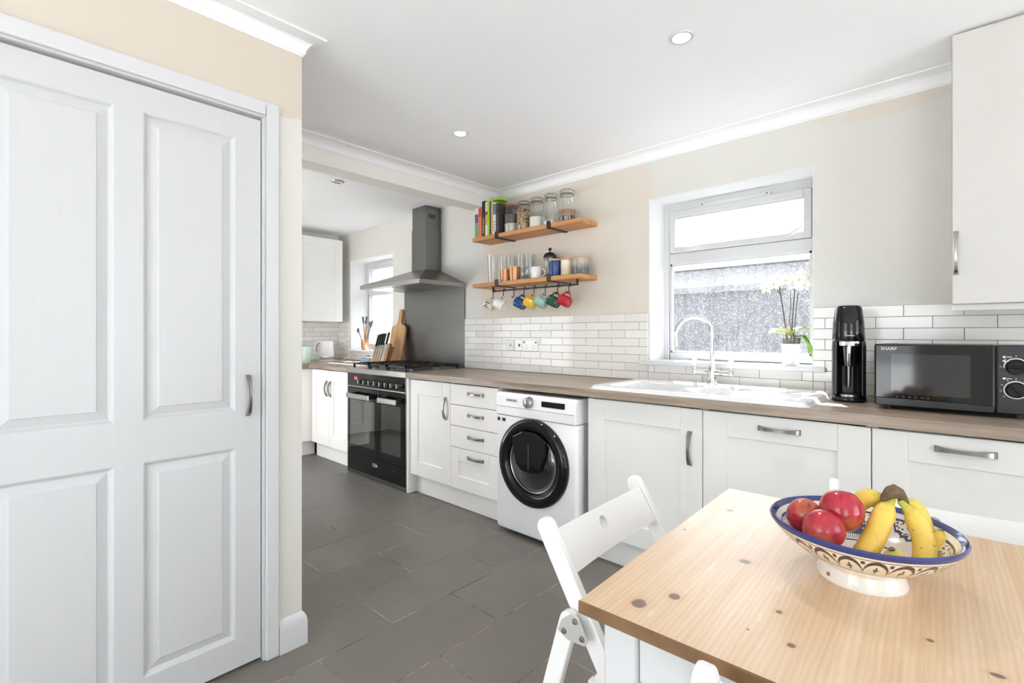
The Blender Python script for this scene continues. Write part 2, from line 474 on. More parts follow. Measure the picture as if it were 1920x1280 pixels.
# ================================================================== THE SETTING
W = 2.83            # inner face of the window wall
CEIL = 2.343
XF = -5.39          # far wall
XD = -1.89          # wall with the door
XB = -2.77          # beam
YR = 0.84           # corner of the cupboard block
XR, YB = 2.5, -2.0  # right and rear walls (out of view)
WIN1 = (-1.448, -0.554, 1.03, 2.045)
WIN2 = (-5.12, -4.266, 1.02, 2.027)

b = MB()
T = 0.26
xs = [XF - 0.2, WIN2[0], WIN2[1], WIN1[0], WIN1[1], XR + 0.2]
b.box(xs[0], xs[1], W, W + T, 0, 2.6); b.box(xs[2], xs[3], W, W + T, 0, 2.6); b.box(xs[4], xs[5], W, W + T, 0, 2.6)
for w in (WIN1, WIN2):
    b.box(w[0], w[1], W, W + T, 0, w[2]); b.box(w[0], w[1], W, W + T, w[3], 2.6)
wall_window = struct(b.build('wall_window', 'wall_paint'), 'off white kitchen wall with patches of old cream paint around the windows')
# plastered reveals
for i, w in enumerate((WIN1, WIN2)):
    r = MB(); e = 0.004
    r.box(w[0] - .001, w[0] + e, W + .0005, W + 0.2, w[2], w[3]); r.box(w[1] - e, w[1] + .001, W + .0005, W + 0.2, w[2], w[3])
    r.box(w[0], w[1], W + .0005, W + 0.2, w[3] - e, w[3] + .001)
    r.build('window_reveal', 'reveal_white', wall_window)
wall_far = struct(MB().box(XF - 0.2, XF, YR, W, 0, 2.6).build('wall_far', 'plain_wall'))
wall_left = MB()
wall_left.box(XD - 0.1, XD, 0.705, YR, 0, 2.6); wall_left.box(XD - 0.1, XD, -0.095, 0.705, 2.0, 2.6); wall_left.box(XD - 0.1, XD, YB, -0.095, 0, 2.6)
wall_left = struct(wall_left.build('wall_left', 'door_wall_paint'), 'cream and white painted wall around the panelled door')
b = MB(); b.box(XF - 0.2, -4.7, YR - 0.1, YR, 0, 2.6); b.box(-3.5, XD - 0.1, YR - 0.1, YR, 0, 2.6); b.box(-4.7, -3.5, YR - 0.1, YR, 2.1, 2.6)  # unseen doorway added to let daylight into the far kitchen
struct(b.build('wall_inner', 'plain_wall'))
struct(MB().box(XD - 0.9, XD - 0.86, YB, YR - 0.1, 0, 2.6).build('wall_cupboard', 'plain_wall'))
b = MB(); b.box(XR, XR + 0.15, YB, 0.2, 0, 2.6); b.box(XR, XR + 0.15, 1.8, W, 0, 2.6); b.box(XR, XR + 0.15, 0.2, 1.8, 2.1, 2.6)  # out-of-view opening added to light the ceiling and beam
struct(b.build('wall_right', 'plain_wall'))
b = MB()
b.box(XD - 0.1, -1.6, YB - 0.15, YB, 0, 2.6); b.box(-0.2, 1.1, YB - 0.15, YB, 0, 2.6); b.box(2.3, XR + 0.15, YB - 0.15, YB, 0, 2.6); b.box(-1.6, -0.2, YB - 0.15, YB, 2.14, 2.6); b.box(1.1, 2.3, YB - 0.15, YB, 2.14, 2.6)
struct(b.build('wall_back', 'plain_wall'))
struct(MB().prism([(XF - 0.2, W + 0.25), (XF - 0.2, YR - 0.1), (XD - 0.9, YR - 0.1), (XD - 0.9, YB - 0.15), (XR + 0.15, YB - 0.15), (XR + 0.15, W + 0.25)], 'z', CEIL, CEIL + 0.2).build('ceiling', 'ceiling_paint'))
struct(MB().box(XB - 0.147, XB, YR, W, 2.197, CEIL).build('wall_beam', 'plain_wall'), 'boxed ceiling beam between the two kitchen areas')

# floor: grout bed and slate tiles
floor = struct(MB().box(XF, XR, YB, W, -0.1, -0.0014).build('floor', 'floor_grout'), 'dark grey slate tile floor laid in half bond')
PX, PY = 0.3075, 0.632
tile_cache = {}
def tile_mesh(kind, sx, sy, sz, mat, bev):
    k = (kind, round(sx, 3), round(sy, 3), round(sz, 3))
    if k not in tile_cache:
        m = MB()
        x, y, z = sx / 2, sy / 2, sz / 2
        if kind == 'f':
            m.frustum((-x, x, -y, y, -z), (-x, x, -y, y, z - bev)); m.frustum((-x, x, -y, y, z - bev), (-x + bev, x - bev, -y + bev, y - bev, z))
        elif kind == 'w':   # faces -Y
            vs = [(-x, y, -z), (x, y, -z), (x, y, z), (-x, y, z), (-x, -y + bev, -z), (x, -y + bev, -z), (x, -y + bev, z), (-x, -y + bev, z),
                  (-x + bev, -y, -z + bev), (x - bev, -y, -z + bev), (x - bev, -y, z - bev), (-x + bev, -y, z - bev)]
            fs = [(0, 1, 5, 4), (1, 2, 6, 5), (2, 3, 7, 6), (3, 0, 4, 7), (4, 5, 9, 8), (5, 6, 10, 9), (6, 7, 11, 10), (7, 4, 8, 11), (8, 9, 10, 11)]
            m.add(vs, fs)
        tile_cache[k] = m.mesh('tile', mat)
    return tile_cache[k]
k0 = math.floor((XF + 1.437) / PX)
for k in range(k0, 13):
    xa, xb = -1.437 + PX * k, -1.437 + PX * (k + 1)
    xa2, xb2 = max(xa, XF), min(xb, XR)
    base = 1.155 if k % 2 == 0 else 1.471
    for j in range(-6, 5):
        ya, yb = base + PY * j, base + PY * (j + 1)
        ya, yb = max(ya, YB), min(yb, W)
        if yb - ya < 0.02 or xb2 - xa2 < 0.02: continue
        if xb2 < XD and yb < YR + 0.05: continue
        if xb2 > 1.2 and yb < -0.5: pass
        g = 0.0016
        me = tile_mesh('f', xb2 - xa2 - 2 * g, yb - ya - 2 * g, 0.012, 'floor_tile', 0.0015)
        o = bpy.data.objects.new('tile', me); C.objects.link(o); o.parent = floor
        o.location = ((xa2 + xb2) / 2, (ya + yb) / 2, -0.006 + random.uniform(-0.0004, 0.0))

plain('bounce_floor_pale', srgb(226, 224, 219), 0.95, var=0.05, vscale=40)
struct(MB().box(XD, XR, YB, -0.25, 0.0, 0.008).build('floor_bounce', 'bounce_floor_pale'))  # unseen pale floor added to bounce light up to the ceiling

# metro tiles
RH, RW, Z0 = 0.0525, 0.2015, 0.912
def metro(parent, x0, x1, z0, z1, along='x'):
    for r in range(8):
        za, zb = max(Z0 + RH * r, z0), min(Z0 + RH * (r + 1), z1)
        if zb - za < 0.008: continue
        ph = -0.2 if r % 2 == 1 else -0.1
        k = math.floor((x0 - ph) / RW) - 1
        while ph + RW * k < x1:
            xa, xb = max(ph + RW * k, x0), min(ph + RW * (k + 1), x1); k += 1
            if xb - xa < 0.006: continue
            g = 0.0011
            me = tile_mesh('w', xb - xa - 2 * g, 0.009, zb - za - 2 * g, 'metro_tile', 0.0012)
            o = bpy.data.objects.new('tile', me); C.objects.link(o); o.parent = parent
            if along == 'x': o.location = ((xa + xb) / 2, W - 0.0065 - random.uniform(0, .0008), (za + zb) / 2)
            else:
                o.location = (XF + 0.0065 + random.uniform(0, .0008), (xa + xb) / 2, (za + zb) / 2); o.rotation_euler = (0, 0, PI / 2)
ZT = Z0 + RH * 8
g = MB()
for (xa, xb, za, zb) in ((-3.165, WIN1[0], Z0, ZT), (WIN1[0], WIN1[1], Z0, 1.012), (WIN1[1], 0.95, Z0, ZT), (XF, WIN2[0], Z0, ZT), (WIN2[0], WIN2[1], Z0, 1.0), (WIN2[1], -4.05, Z0, ZT)):
    g.box(xa, xb, W - 0.0045, W + 0.0005, za, zb)
    metro(wall_window, xa, xb, za, zb)
g.build('grout', 'grout', wall_window)
MB().box(XF - .0005, XF + 0.0045, 1.5, W - 0.01, Z0, ZT).build('grout', 'grout', wall_far)
metro(wall_far, 1.5, W - 0.012, Z0, ZT, 'y')

# plaster cove around the ceiling
prof = [(0.0, -0.066), (0.004, -0.066), (0.004, -0.060)]
for i in range(9):
    a = PI / 2 * i / 8
    prof.append((0.010 + 0.054 * (1 - math.cos(a)), -0.056 + 0.050 * math.sin(a)))
prof += [(0.069, -0.006), (0.069, 0.0), (0.0, 0.0)]
path = [((XR, W), (0, -1)), ((XB, W), (1, -1)), ((XB, YR), (1, 1)), ((XD, YR), (1, 1)), ((XD, YB), (1, 0))]
secs = [[(p[0] + d[0] * q[0], p[1] + d[1] * q[0], CEIL + q[1]) for q in prof] for p, d in path]
struct(MB().strip(secs).build('trim_1', 'cove_white', smooth=True), 'white plaster cove along ceiling edge')

# architrave, lining and skirting at the door
b = MB(); f = XD + 0.016
b.box(XD, f, 0.703, 0.750, 0, 2.052); b.box(XD, f, -0.142, -0.093, 0, 2.052); b.box(XD, f, -0.093, 0.703, 2.003, 2.052)
struct(b.build('trim_2', 'gloss_white', bevel=0.005), 'white door architrave')
b = MB(); b.box(XD - 0.0995, XD + 0.001, 0.697, 0.7049, 0, 1.9955); b.box(XD - 0.0995, XD + 0.001, -0.0949, -0.087, 0, 1.9955); b.box(XD - 0.0995, XD + 0.001, -0.0949, 0.7049, 1.996, 1.9999)
struct(b.build('trim_3', 'gloss_white'))
sk = [(0, 0), (0.016, 0), (0.016, 0.088), (0.013, 0.106), (0.007, 0.119), (0.0, 0.126)]
secs = [[(XD + d[0] * q[0] + 0.0, p + d[1] * q[0], q[1]) for q in sk] for p, d in ((0.7505, (1, 0)), (YR, (1, 1)))]
secs.append([(XD - 0.6, YR + q[0], q[1]) for q in sk])
struct(MB().strip(secs).build('baseboard_left', 'gloss_white', smooth=True), 'white moulded skirting board beside the door')
secs = [[(XD + q[0], y, q[1]) for q in sk] for y in (YB, -0.143)]
struct(MB().strip(secs).build('baseboard_rear', 'gloss_white', smooth=True))

# the panelled door
d0, d1, dz0, dz1 = -0.083, 0.693, 0.012, 1.985
fx = XD - 0.012; bx_ = fx - 0.035
cols = [(0.004, 0.270), (0.342, 0.608)]; rows = [(0.114, 0.795), (0.926, 1.902)]
b = MB()
b.box(bx_, fx, d0, cols[0][0], dz0, dz1); b.box(bx_, fx, cols[0][1], cols[1][0], dz0, dz1); b.box(bx_, fx, cols[1][1], d1, dz0, dz1)
for c in cols:
    for (za, zb) in ((dz0, rows[0][0]), (rows[0][1], rows[1][0]), (rows[1][1], dz1)): b.box(bx_, fx, c[0], c[1], za, zb)
door = struct(b.build('door_1', 'door_white'), 'white painted panelled door with brushed bow handle')
for c in cols:
    for r in rows:
        y0, y1, z0, z1 = c[0], c[1], r[0], r[1]
        p = MB()
        def ring(i, x): return [(x, y0 + i, z0 + i), (x, y1 - i, z0 + i), (x, y1 - i, z1 - i), (x, y0 + i, z1 - i)]
        # moulding, flat groove, raised field
        rings = [ring(0, fx), ring(0.004, fx - 0.002), ring(0.010, fx - 0.011), ring(0.014, fx - 0.013), ring(0.040, fx - 0.0055), ring(0.042, fx - 0.0035)]
        vs = [q for rg in rings for q in rg]; fs = []
        for i in range(len(rings) - 1):
            for k in range(4): fs.append((i * 4 + k, i * 4 + (k + 1) % 4, i * 4 + 4 + (k + 1) % 4, i * 4 + 4 + k))
        fs.append(tuple(len(vs) - 4 + k for k in range(4)))
        p.add(vs, fs).build('panel', 'door_white', door)
bar_handle(door, (fx, 0.650, 0.979), 0.148, (0, 0, 1), (1, 0, 0), 0.016, 0.030, 'pewter', 'door_handle')

# windows
def window(idx, w, label, dirty):
    x0, x1, z0, z1 = w
    ya, yb = 3.03, 3.09
    fw = 0.046
    zs = 1.037 if idx == 1 else z0 + 0.005
    zb0, zb1 = zs, zs + 0.045
    zm0, zm1 = 1.652, 1.720
    b = MB()
    b.box(x0, x0 + fw, ya, yb, zb0, z1); b.box(x1 - fw, x1, ya, yb, zb0, z1)
    b.box(x0 + fw, x1 - fw, ya, yb, zb0, zb1); b.box(x0 + fw, x1 - fw, ya, yb, z1 - 0.055, z1); b.box(x0 + fw, x1 - fw, ya, yb, zm0, zm1)
    o = struct(b.build('window_%d' % idx, 'upvc', bevel=0.004), label)
    gx0, gx1 = x0 + fw, x1 - fw
    s = MB(); sw = 0.038; yc = ya - 0.012
    s.box(gx0 + .002, gx0 + sw, yc, yb - .01, zm1 + .002, z1 - 0.057); s.box(gx1 - sw, gx1 - .002, yc, yb - .01, zm1 + .002, z1 - 0.057)
    s.box(gx0 + sw, gx1 - sw, yc, yb - .01, zm1 + .002, zm1 + sw); s.box(gx0 + sw, gx1 - sw, yc, yb - .01, z1 - 0.057 - sw, z1 - 0.057)
    cs = s.build('casement', 'upvc', o, bevel=0.004)
    MB().box(gx0 + sw, gx1 - sw, ya + .02, ya + .026, zm1 + sw, z1 - 0.057 - sw).build('pane', 'pane_clean', cs)
    MB().box(gx0, gx1, ya + .02, ya + .026, zb1, zm0).build('pane', 'pane_dirty' if dirty else 'pane_clean', o)
    bd = MB()
    for (xa, xb, za, zb) in ((gx0, gx0 + .012, zb1, zm0), (gx1 - .012, gx1, zb1, zm0), (gx0, gx1, zb1, zb1 + .012), (gx0, gx1, zm0 - .012, zm0)):
        bd.box(xa, xb, ya + .004, ya + .02, za, zb)
    bd.build('glazing_bead', 'upvc', o)
    c = (x0 + x1) / 2; v = MB()
    v.box(c - 0.20, c + 0.20, ya - 0.020, ya + .001, z1 - 0.058, z1 - 0.034)
    v = v.build('trickle_vent', 'upvc', o, bevel=0.004)
    for sx in (-1, 1): MB().cyl((c + sx * 0.183, ya - 0.0205, z1 - 0.046), (c + sx * 0.183, ya - 0.0225, z1 - 0.046), 0.004, n=10).build('screw', 'black_satin', v)
    for xx, tilt in ((x0 + 0.155, 0.12), (x1 - 0.17, 0.55)):
        h = MB(); zc = zm1 + 0.014
        h.box(xx - 0.032, xx + 0.032, yc - 0.008, yc + .001, zc - 0.008, zc + 0.008)
        hh = h.build('latch', 'upvc', o, bevel=0.003)
        MB().tube([(xx, yc - 0.014, zc), (xx + 0.02, yc - 0.024, zc + 0.02 * tilt), (xx + 0.085, yc - 0.03, zc + 0.085 * tilt)], [0.008, 0.007, 0.005], 8).build('lever', 'upvc', hh, smooth=True)
        MB().cyl((xx, yc - 0.015, zc), (xx, yc - 0.021, zc), 0.004, n=8).build('screw', 'pewter', hh)
    return o
win1 = window(1, WIN1, 'white window over the sink with opening top light and dirty lower pane', True)
MB().box(-1.5, -0.498, 2.79, 3.05, 1.011, 1.037).build('window_sill', 'gloss_white', win1, bevel=0.004)
win2 = window(2, WIN2, 'bright white window left of the cooker hood', False)
MB().box(-5.16, -4.22, 2.79, 3.05, 0.999, 1.0245).build('window_sill', 'gloss_white', win2, bevel=0.004)

# outside
struct(MB().box(-22, 14, 3.13, 26, -0.25, -0.15).build('ground_outside', 'garden_paving'))
struct(MB().prism([(-12, YR - 0.1), (-12, -20), (14, -20), (14, W + .26), (XR + .15, W + .26), (XR + .15, YB - 0.15), (XD - 0.9, YB - 0.15), (XD - 0.9, YR - 0.1)], 'z', -0.25, -0.02).build('ground_terrace', 'paving'))
o = thing('garden_wall', 'grey garden wall seen through the dirty window pane', 'wall', (-1.5, 5.1, -0.15))
MB().box(-4.6, 2.2, 5.05, 5.25, -0.15, 1.62).build('wall_body', 'garden_render', o)
MB().box(-4.65, 2.25, 5.0, 5.3, 1.62, 1.69).build('coping', 'garden_coping', o, bevel=0.01)
o = thing('neighbour_house', 'pale rendered house standing beyond the garden wall', 'house', (0, 10.5, -0.15))
MB().box(-9.0, 7.0, 10.0, 14.0, -0.15, 2.50).build('house_wall', 'house_pale', o)
MB().prism([(9.7, 2.5), (14.3, 2.5), (12, 3.6)], 'x', -9.3, 7.3).build('roof', 'garden_coping', o)

# ================================================================== KITCHEN UNITS
D = 2.185           # face of the doors
YP = 2.245          # plinth
ZD0, ZD1 = 0.150, 0.862
def shaker(parent, name, a0, a1, z0, z1, mat, stile=0.102, rail=0.102, face='y', pos=D, th=0.02, flat=False):
    """door leaf looking to -Y (face 'y') or +X (face 'x'); frame mesh with a recessed panel as its child"""
    def bx(m, u0, u1, d0, d1, za, zb):
        if face == 'y': m.box(u0, u1, pos + d0, pos + d1, za, zb)
        else: m.box(pos - d1, pos - d0, u0, u1, za, zb)
    g = 0.0018
    a0 += g; a1 -= g; z0 += g; z1 -= g
    m = MB()
    if flat:
        bx(m, a0, a1, 0, th, z0, z1)
        return m.build(name, mat, parent, bevel=0.002)
    bx(m, a0, a0 + stile, 0, th, z0, z1); bx(m, a1 - stile, a1, 0, th, z0, z1)
    bx(m, a0 + stile, a1 - stile, 0, th, z0, z0 + rail); bx(m, a0 + stile, a1 - stile, 0, th, z1 - rail, z1)
    o = m.build(name, mat, parent, bevel=0.0022)
    m = MB(); bx(m, a0 + stile - .001, a1 - stile + .001, 0.007, th - 0.002, z0 + rail - .001, z1 - rail + .001)
    m.build('panel', mat, o)
    return o
NY = (0, -1, 0)

def carcass(parent, x0, x1, mat):
    xa, xb, ya, yb = x0 + 0.0005, x1 - 0.0005, D + 0.021, W - 0.02
    b = MB(); b.box(xa, xa + .018, ya, yb, 0.15, 0.868); b.box(xb - .018, xb, ya, yb, 0.15, 0.868); b.box(xa + .018, xb - .018, yb - .01, yb, 0.15, 0.868); b.box(xa + .018, xb - .018, ya, yb - .01, 0.15, 0.168)
    b.build('carcass', mat, parent)
    MB().box(x0 + 0.0005, x1 - 0.0005, YP, YP + 0.016, 0.002, 0.1495).build('plinth', mat, parent)

U = (-3.066, -2.599, -2.135)
c = thing('base_cabinet', 'ivory single door base cabinet right of the black cooker', 'cabinet', ((U[0] + U[1]) / 2, 2.5, 0), group='base cabinets')
carcass(c, U[0], U[1], 'cabinet_ivory')
d = shaker(c, 'door', U[0], U[1], ZD0, ZD1, 'cabinet_ivory', 0.09, 0.105); bar_handle(d, (-2.650, D, 0.682), 0.158, (0, 0, 1), NY)
c = thing('drawer_cabinet', 'ivory four drawer base cabinet left of the washing machine', 'cabinet', ((U[1] + U[2]) / 2, 2.5, 0), group='base cabinets')
carcass(c, U[1], U[2], 'cabinet_ivory')
for i, (za, zb) in enumerate(((0.720, ZD1), (0.576, 0.720), (0.430, 0.576))):
    d = shaker(c, 'drawer', U[1], U[2], za, zb, 'cabinet_ivory', flat=True); bar_handle(d, (-2.345, D, (0.805, 0.660, 0.515)[i]), 0.155, (1, 0, 0), NY)
d = shaker(c, 'drawer', U[1], U[2], ZD0, 0.430, 'cabinet_ivory', 0.085, 0.088); bar_handle(d, (-2.345, D, 0.378), 0.155, (1, 0, 0), NY)
MB().box(-3.090, -3.068, 2.168, W - 0.02, 0.002, 0.868).build('end_panel', 'cabinet_white', c if False else None, bevel=0.003, loc=(-3.079, 2.5, 0))
tag(bpy.data.objects['end_panel'], 'slim white end panel between cooker and ivory cabinet', 'panel')

c = thing('base_cabinet', 'white base cabinet with an upright handle right of the washing machine', 'cabinet', (-1.166, 2.5, 0), group='base cabinets')
carcass(c, -1.471, -0.859, 'cabinet_white')
d = shaker(c, 'door', -1.471, -0.859, ZD0, ZD1, 'cabinet_white'); bar_handle(d, (-0.917, D, 0.680), 0.158, (0, 0, 1), NY)
c = thing('base_cabinet', 'white base cabinet with a level handle below the sink drainer', 'cabinet', (-0.55, 2.5, 0), group='base cabinets')
carcass(c, -0.859, -0.246, 'cabinet_white')
d = shaker(c, 'door', -0.859, -0.246, ZD0, ZD1, 'cabinet_white'); bar_handle(d, (-0.550, D, 0.811), 0.158, (1, 0, 0), NY)
c = thing('base_cabinet', 'white base cabinet with a level handle below the microwave', 'cabinet', (0.06, 2.5, 0), group='base cabinets')
carcass(c, -0.246, 0.95, 'cabinet_white')
d = shaker(c, 'door', -0.246, 0.367, ZD0, ZD1, 'cabinet_white'); bar_handle(d, (0.003, D, 0.814), 0.152, (1, 0, 0), NY)
d = shaker(c, 'door', 0.367, 0.95, ZD0, ZD1, 'cabinet_white'); bar_handle(d, (0.66, D, 0.814), 0.152, (1, 0, 0), NY)

# far side of the cooker
c = thing('base_cabinet', 'ivory two door base cabinet left of the black cooker', 'cabinet', (-4.35, 2.5, 0), group='base cabinets')
carcass(c, -4.715, -3.995, 'cabinet_ivory')
xm = -4.345
d = shaker(c, 'door', -4.690, xm, ZD0, ZD1, 'cabinet_ivory', 0.085, 0.10); bar_handle(d, (xm - 0.035, D, 0.690), 0.15, (0, 0, 1), NY)
d = shaker(c, 'door', xm, -3.998, ZD0, ZD1, 'cabinet_ivory', 0.085, 0.10); bar_handle(d, (xm + 0.035, D, 0.690), 0.15, (0, 0, 1), NY)
c = thing('corner_cabinet', 'ivory corner base cabinet on the far wall', 'cabinet', (-5.0, 1.9, 0), group='base cabinets')
MB().box(XF + 0.01, -4.742, 1.45, W - 0.02, 0.15, 0.868).build('carcass', 'cabinet_ivory', c)
MB().box(-4.816, -4.80, 1.45, 2.262, 0.002, 0.1495).build('plinth', 'cabinet_ivory', c)
shaker(c, 'door', 1.46, 2.06, ZD0, ZD1, 'cabinet_ivory', face='x', pos=-4.72)
MB().box(-4.742, -4.722, 2.062, 2.205, 0.152, 0.86).build('filler_strip', 'cabinet_ivory', c)

# worktops
HX0, HX1, HY0, HY1 = -1.415, -0.80, 2.235, 2.665
b = MB()
b.box(-3.090, HX0, 2.162, W - 0.0005, 0.870, 0.910); b.box(HX1, 0.95, 2.162, W - 0.0005, 0.870, 0.910)
b.box(HX0, HX1, 2.162, HY0, 0.870, 0.910); b.box(HX0, HX1, HY1, W - 0.0005, 0.870, 0.910)
tag(b.build('worktop', 'worktop_wood', loc=(-1.0, 2.5, 0.87)), 'long grey brown wood effect worktop under the window', 'worktop')
b = MB()
b.prism([(XF + .001, W - .0005), (XF + .001, 1.45), (-4.705, 1.45), (-4.705, 2.162), (-3.985, 2.162), (-3.985, W - .0005)], 'z', 0.870, 0.910)
tag(b.build('worktop', 'worktop_wood', loc=(-4.6, 2.4, 0.87), bevel=0.002), 'L shaped wood effect worktop left of the cooker', 'worktop')

# wall cabinets
c = thing('wall_cabinet', 'white wall cabinet with a bow handle above the microwave', 'cabinet', (0.45, 2.66, 1.30))
MB().box(-0.035, 0.95, 2.521, W - 0.001, 1.312, 2.335).build('carcass', 'cabinet_dimmed', c)
MB().box(-0.035, 0.95, 2.515, 2.535, 1.290, 1.3115).build('pelmet', 'cabinet_dimmed', c)
d = shaker(c, 'door', -0.033, 0.47, 1.313, 2.335, 'cabinet_dimmed', 0.104, 0.0004, pos=2.50)
bar_handle(d, (-0.022, 2.50, 1.507), 0.165, (0, 0, 1), NY, 0.014, 0.034, 'steel_trim')
d = shaker(c, 'door', 0.47, 0.95, 1.313, 2.335, 'cabinet_dimmed', 0.104, 0.0004, pos=2.50)
c = thing('wall_cabinet', 'white wall cabinet on the far wall beyond the beam', 'cabinet', (-5.23, 2.4, 1.335))
MB().box(XF + 0.011, -5.102, 1.6, 2.725, 1.338, 2.24).build('carcass', 'cabinet_white', c)
shaker(c, 'door', 2.18, 2.715, 1.338, 2.24, 'cabinet_white', 0.085, 0.085, face='x', pos=-5.08)
shaker(c, 'door', 1.60, 2.18, 1.338, 2.24, 'cabinet_white', 0.085, 0.085, face='x', pos=-5.08)

# ================================================================== COOKER, HOOD
CX0, CX1 = -3.978, -3.096
c = thing('range_cooker', 'black range cooker with twin oven doors and steel hob', 'cooker', ((CX0 + CX1) / 2, 2.45, 0))
Y0 = 2.172
MB().box(CX0 + .012, CX1 - .012, Y0 + 0.012, 2.76, 0.02, 0.868).build('body', 'black_satin', c)
b = MB(); b.box(CX0, CX0 + 0.014, Y0, Y0 + 0.5, 0.004, 0.868); b.box(CX1 - 0.014, CX1, Y0, Y0 + 0.5, 0.004, 0.868); b.box(CX0 + .014, CX1 - .014, Y0 + .002, Y0 + 0.03, 0.004, 0.034)
b.build('side_trim', 'steel_dark', c)
top = MB().box(CX0, CX1, Y0 - 0.012, 2.78, 0.868, 0.9115).build('hob_top', 'steel_trim', c, bevel=0.003)
pan = MB().box(CX0 + .016, CX1 - .016, Y0 + .001, Y0 + 0.014, 0.760, 0.866).build('control_panel', 'black_gloss', c)
MB().box(CX0 + .016, CX1 - .016, Y0 - 0.006, Y0 + 0.014, 0.748, 0.759).build('trim_bar', 'steel_trim', c, bevel=0.002)
MB().box(-3.86, -3.815, Y0 - .0008, Y0 + .0012, 0.812, 0.834).build('clock_display', 'display_red', pan)
kx = [-3.735 + i * 0.080 for i in range(8)]
for x in kx:
    k = MB().lathe([(0.0, 0.030), (0.016, 0.030), (0.019, 0.026), (0.020, 0.004), (0.023, 0.0)], (x, Y0 + .001, 0.800), 20, Matrix.Rotation(PI / 2, 4, 'X').to_3x3()).build('knob', 'black_satin', c, smooth=True)
    MB().box(x - 0.0165, x - 0.012, Y0 - 0.034, Y0 - 0.004, 0.783, 0.817).build('knob_edge', 'steel_trim', k, bevel=0.002)
xd = -3.475
for nm, xa, xb, ha, hb in (('oven_door', CX0 + .016, xd, -3.885, -3.525), ('oven_door', xd, CX1 - .016, -3.400, -3.150)):
    dr = MB().box(xa + .002, xb - .002, Y0 - 0.006, Y0 + 0.012, 0.186, 0.744).build(nm, 'black_gloss', c, bevel=0.002)
    MB().box(xa + 0.045, xb - 0.05, Y0 - 0.0072, Y0 - 0.005, 0.255, 0.640).build('oven_window', 'oven_mirror', dr)
    h = MB().box(ha, hb, Y0 - 0.068, Y0 - 0.052, 0.660, 0.702).build('handle', 'steel_trim', dr, bevel=0.005)
    for hx in (ha + 0.02, hb - 0.03): MB().box(hx, hx + 0.03, Y0 - 0.056, Y0 - 0.006, 0.670, 0.702).build('handle_mount', 'black_satin', h)
dr = MB().box(CX0 + .018, CX1 - .018, Y0 - 0.005, Y0 + 0.012, 0.036, 0.182).build('storage_drawer', 'black_gloss', c, bevel=0.002)
text_mesh('CDA', 0.036, 'print_white', face_mY(-3.525, Y0 - 0.0056, 0.128), 'logo', dr)
MB().cyl((-3.25, Y0 - .0045, .13), (-3.25, Y0 - .007, .13), 0.004, n=8).build('lock_stud', 'steel_trim', dr)
ZH = 0.9115
for i in range(3):
    gx = CX0 + 0.05 + i * 0.265; gw = 0.25
    b = MB()
    for yy in (2.20, 2.72): b.box(gx, gx + gw, yy, yy + 0.012, ZH + .026, ZH + 0.040)
    for xx in (gx, gx + gw - 0.012): b.box(xx, xx + 0.012, 2.20, 2.732, ZH + .026, ZH + 0.040)
    b.box(gx, gx + gw, 2.46, 2.472, ZH + .026, ZH + 0.040)
    for yy in (2.33, 2.60):
        cx = gx + gw / 2
        b.box(gx, cx - 0.025, yy - .005, yy + .005, ZH + .028, ZH + 0.043); b.box(cx + 0.025, gx + gw, yy - .005, yy + .005, ZH + .028, ZH + 0.043)
        b.box(cx - .005, cx + .005, yy - 0.12, yy - 0.025, ZH + .028, ZH + 0.043); b.box(cx - .005, cx + .005, yy + 0.025, yy + 0.12, ZH + .028, ZH + 0.043)
    for xx in (gx, gx + gw - 0.014):
        for yy in (2.20, 2.718): b.box(xx, xx + 0.014, yy, yy + 0.014, ZH, ZH + 0.028)
    b.build('pan_support', 'iron_black', c)
    for yy in (2.33, 2.60):
        bn = MB().lathe([(0.045, ZH), (0.045, ZH + .012), (0.036, ZH + .014)], (gx + gw / 2, yy, 0), 20).build('burner', 'steel_dark', c, smooth=True)
        MB().lathe([(0.034, ZH + .0142), (0.034, ZH + .021), (0.028, ZH + .024)], (gx + gw / 2, yy, 0), 20).build('burner_cap', 'iron_black', bn, smooth=True)

tag(MB().box(-4.052, -3.166, W - 0.013, W - 0.0005, 0.912, 1.612).build('splashback', 'splash_steel', loc=(-3.6, W, 0.912), bevel=0.002), 'brushed steel splashback behind the cooker', 'splashback')
c = thing('cooker_hood', 'steel chimney cooker hood above the splashback', 'cooker hood', (-3.6, 2.6, 1.605))
MB().box(-4.052, -3.157, 2.333, W - .001, 1.606, 1.640).build('rim', 'steel_trim', c, bevel=0.002)
MB().frustum((-4.050, -3.159, 2.335, W - .001, 1.6402), (-3.708, -3.490, 2.652, W - .001, 1.772)).build('canopy', 'brushed_steel', c)
ch = MB().box(-3.704, -3.494, 2.656, W - .001, 1.7722, 2.14).build('chimney', 'brushed_steel', c, bevel=0.0015)
cu = MB().box(-3.700, -3.498, 2.660, W - .001, 2.1402, CEIL - .0005).build('chimney', 'brushed_steel', c, bevel=0.0015)
for i in range(6): MB().box(-3.4985, -3.4972, 2.690 + i * 0.013, 2.699 + i * 0.013, 2.235, 2.275).build('vent_slot', 'black_satin', cu)
b = MB(); b.box(-4.0, -3.62, 2.37, 2.79, 1.6035, 1.6065); b.box(-3.59, -3.21, 2.37, 2.79, 1.6035, 1.6065)
b.build('grease_filter', 'pewter', c)

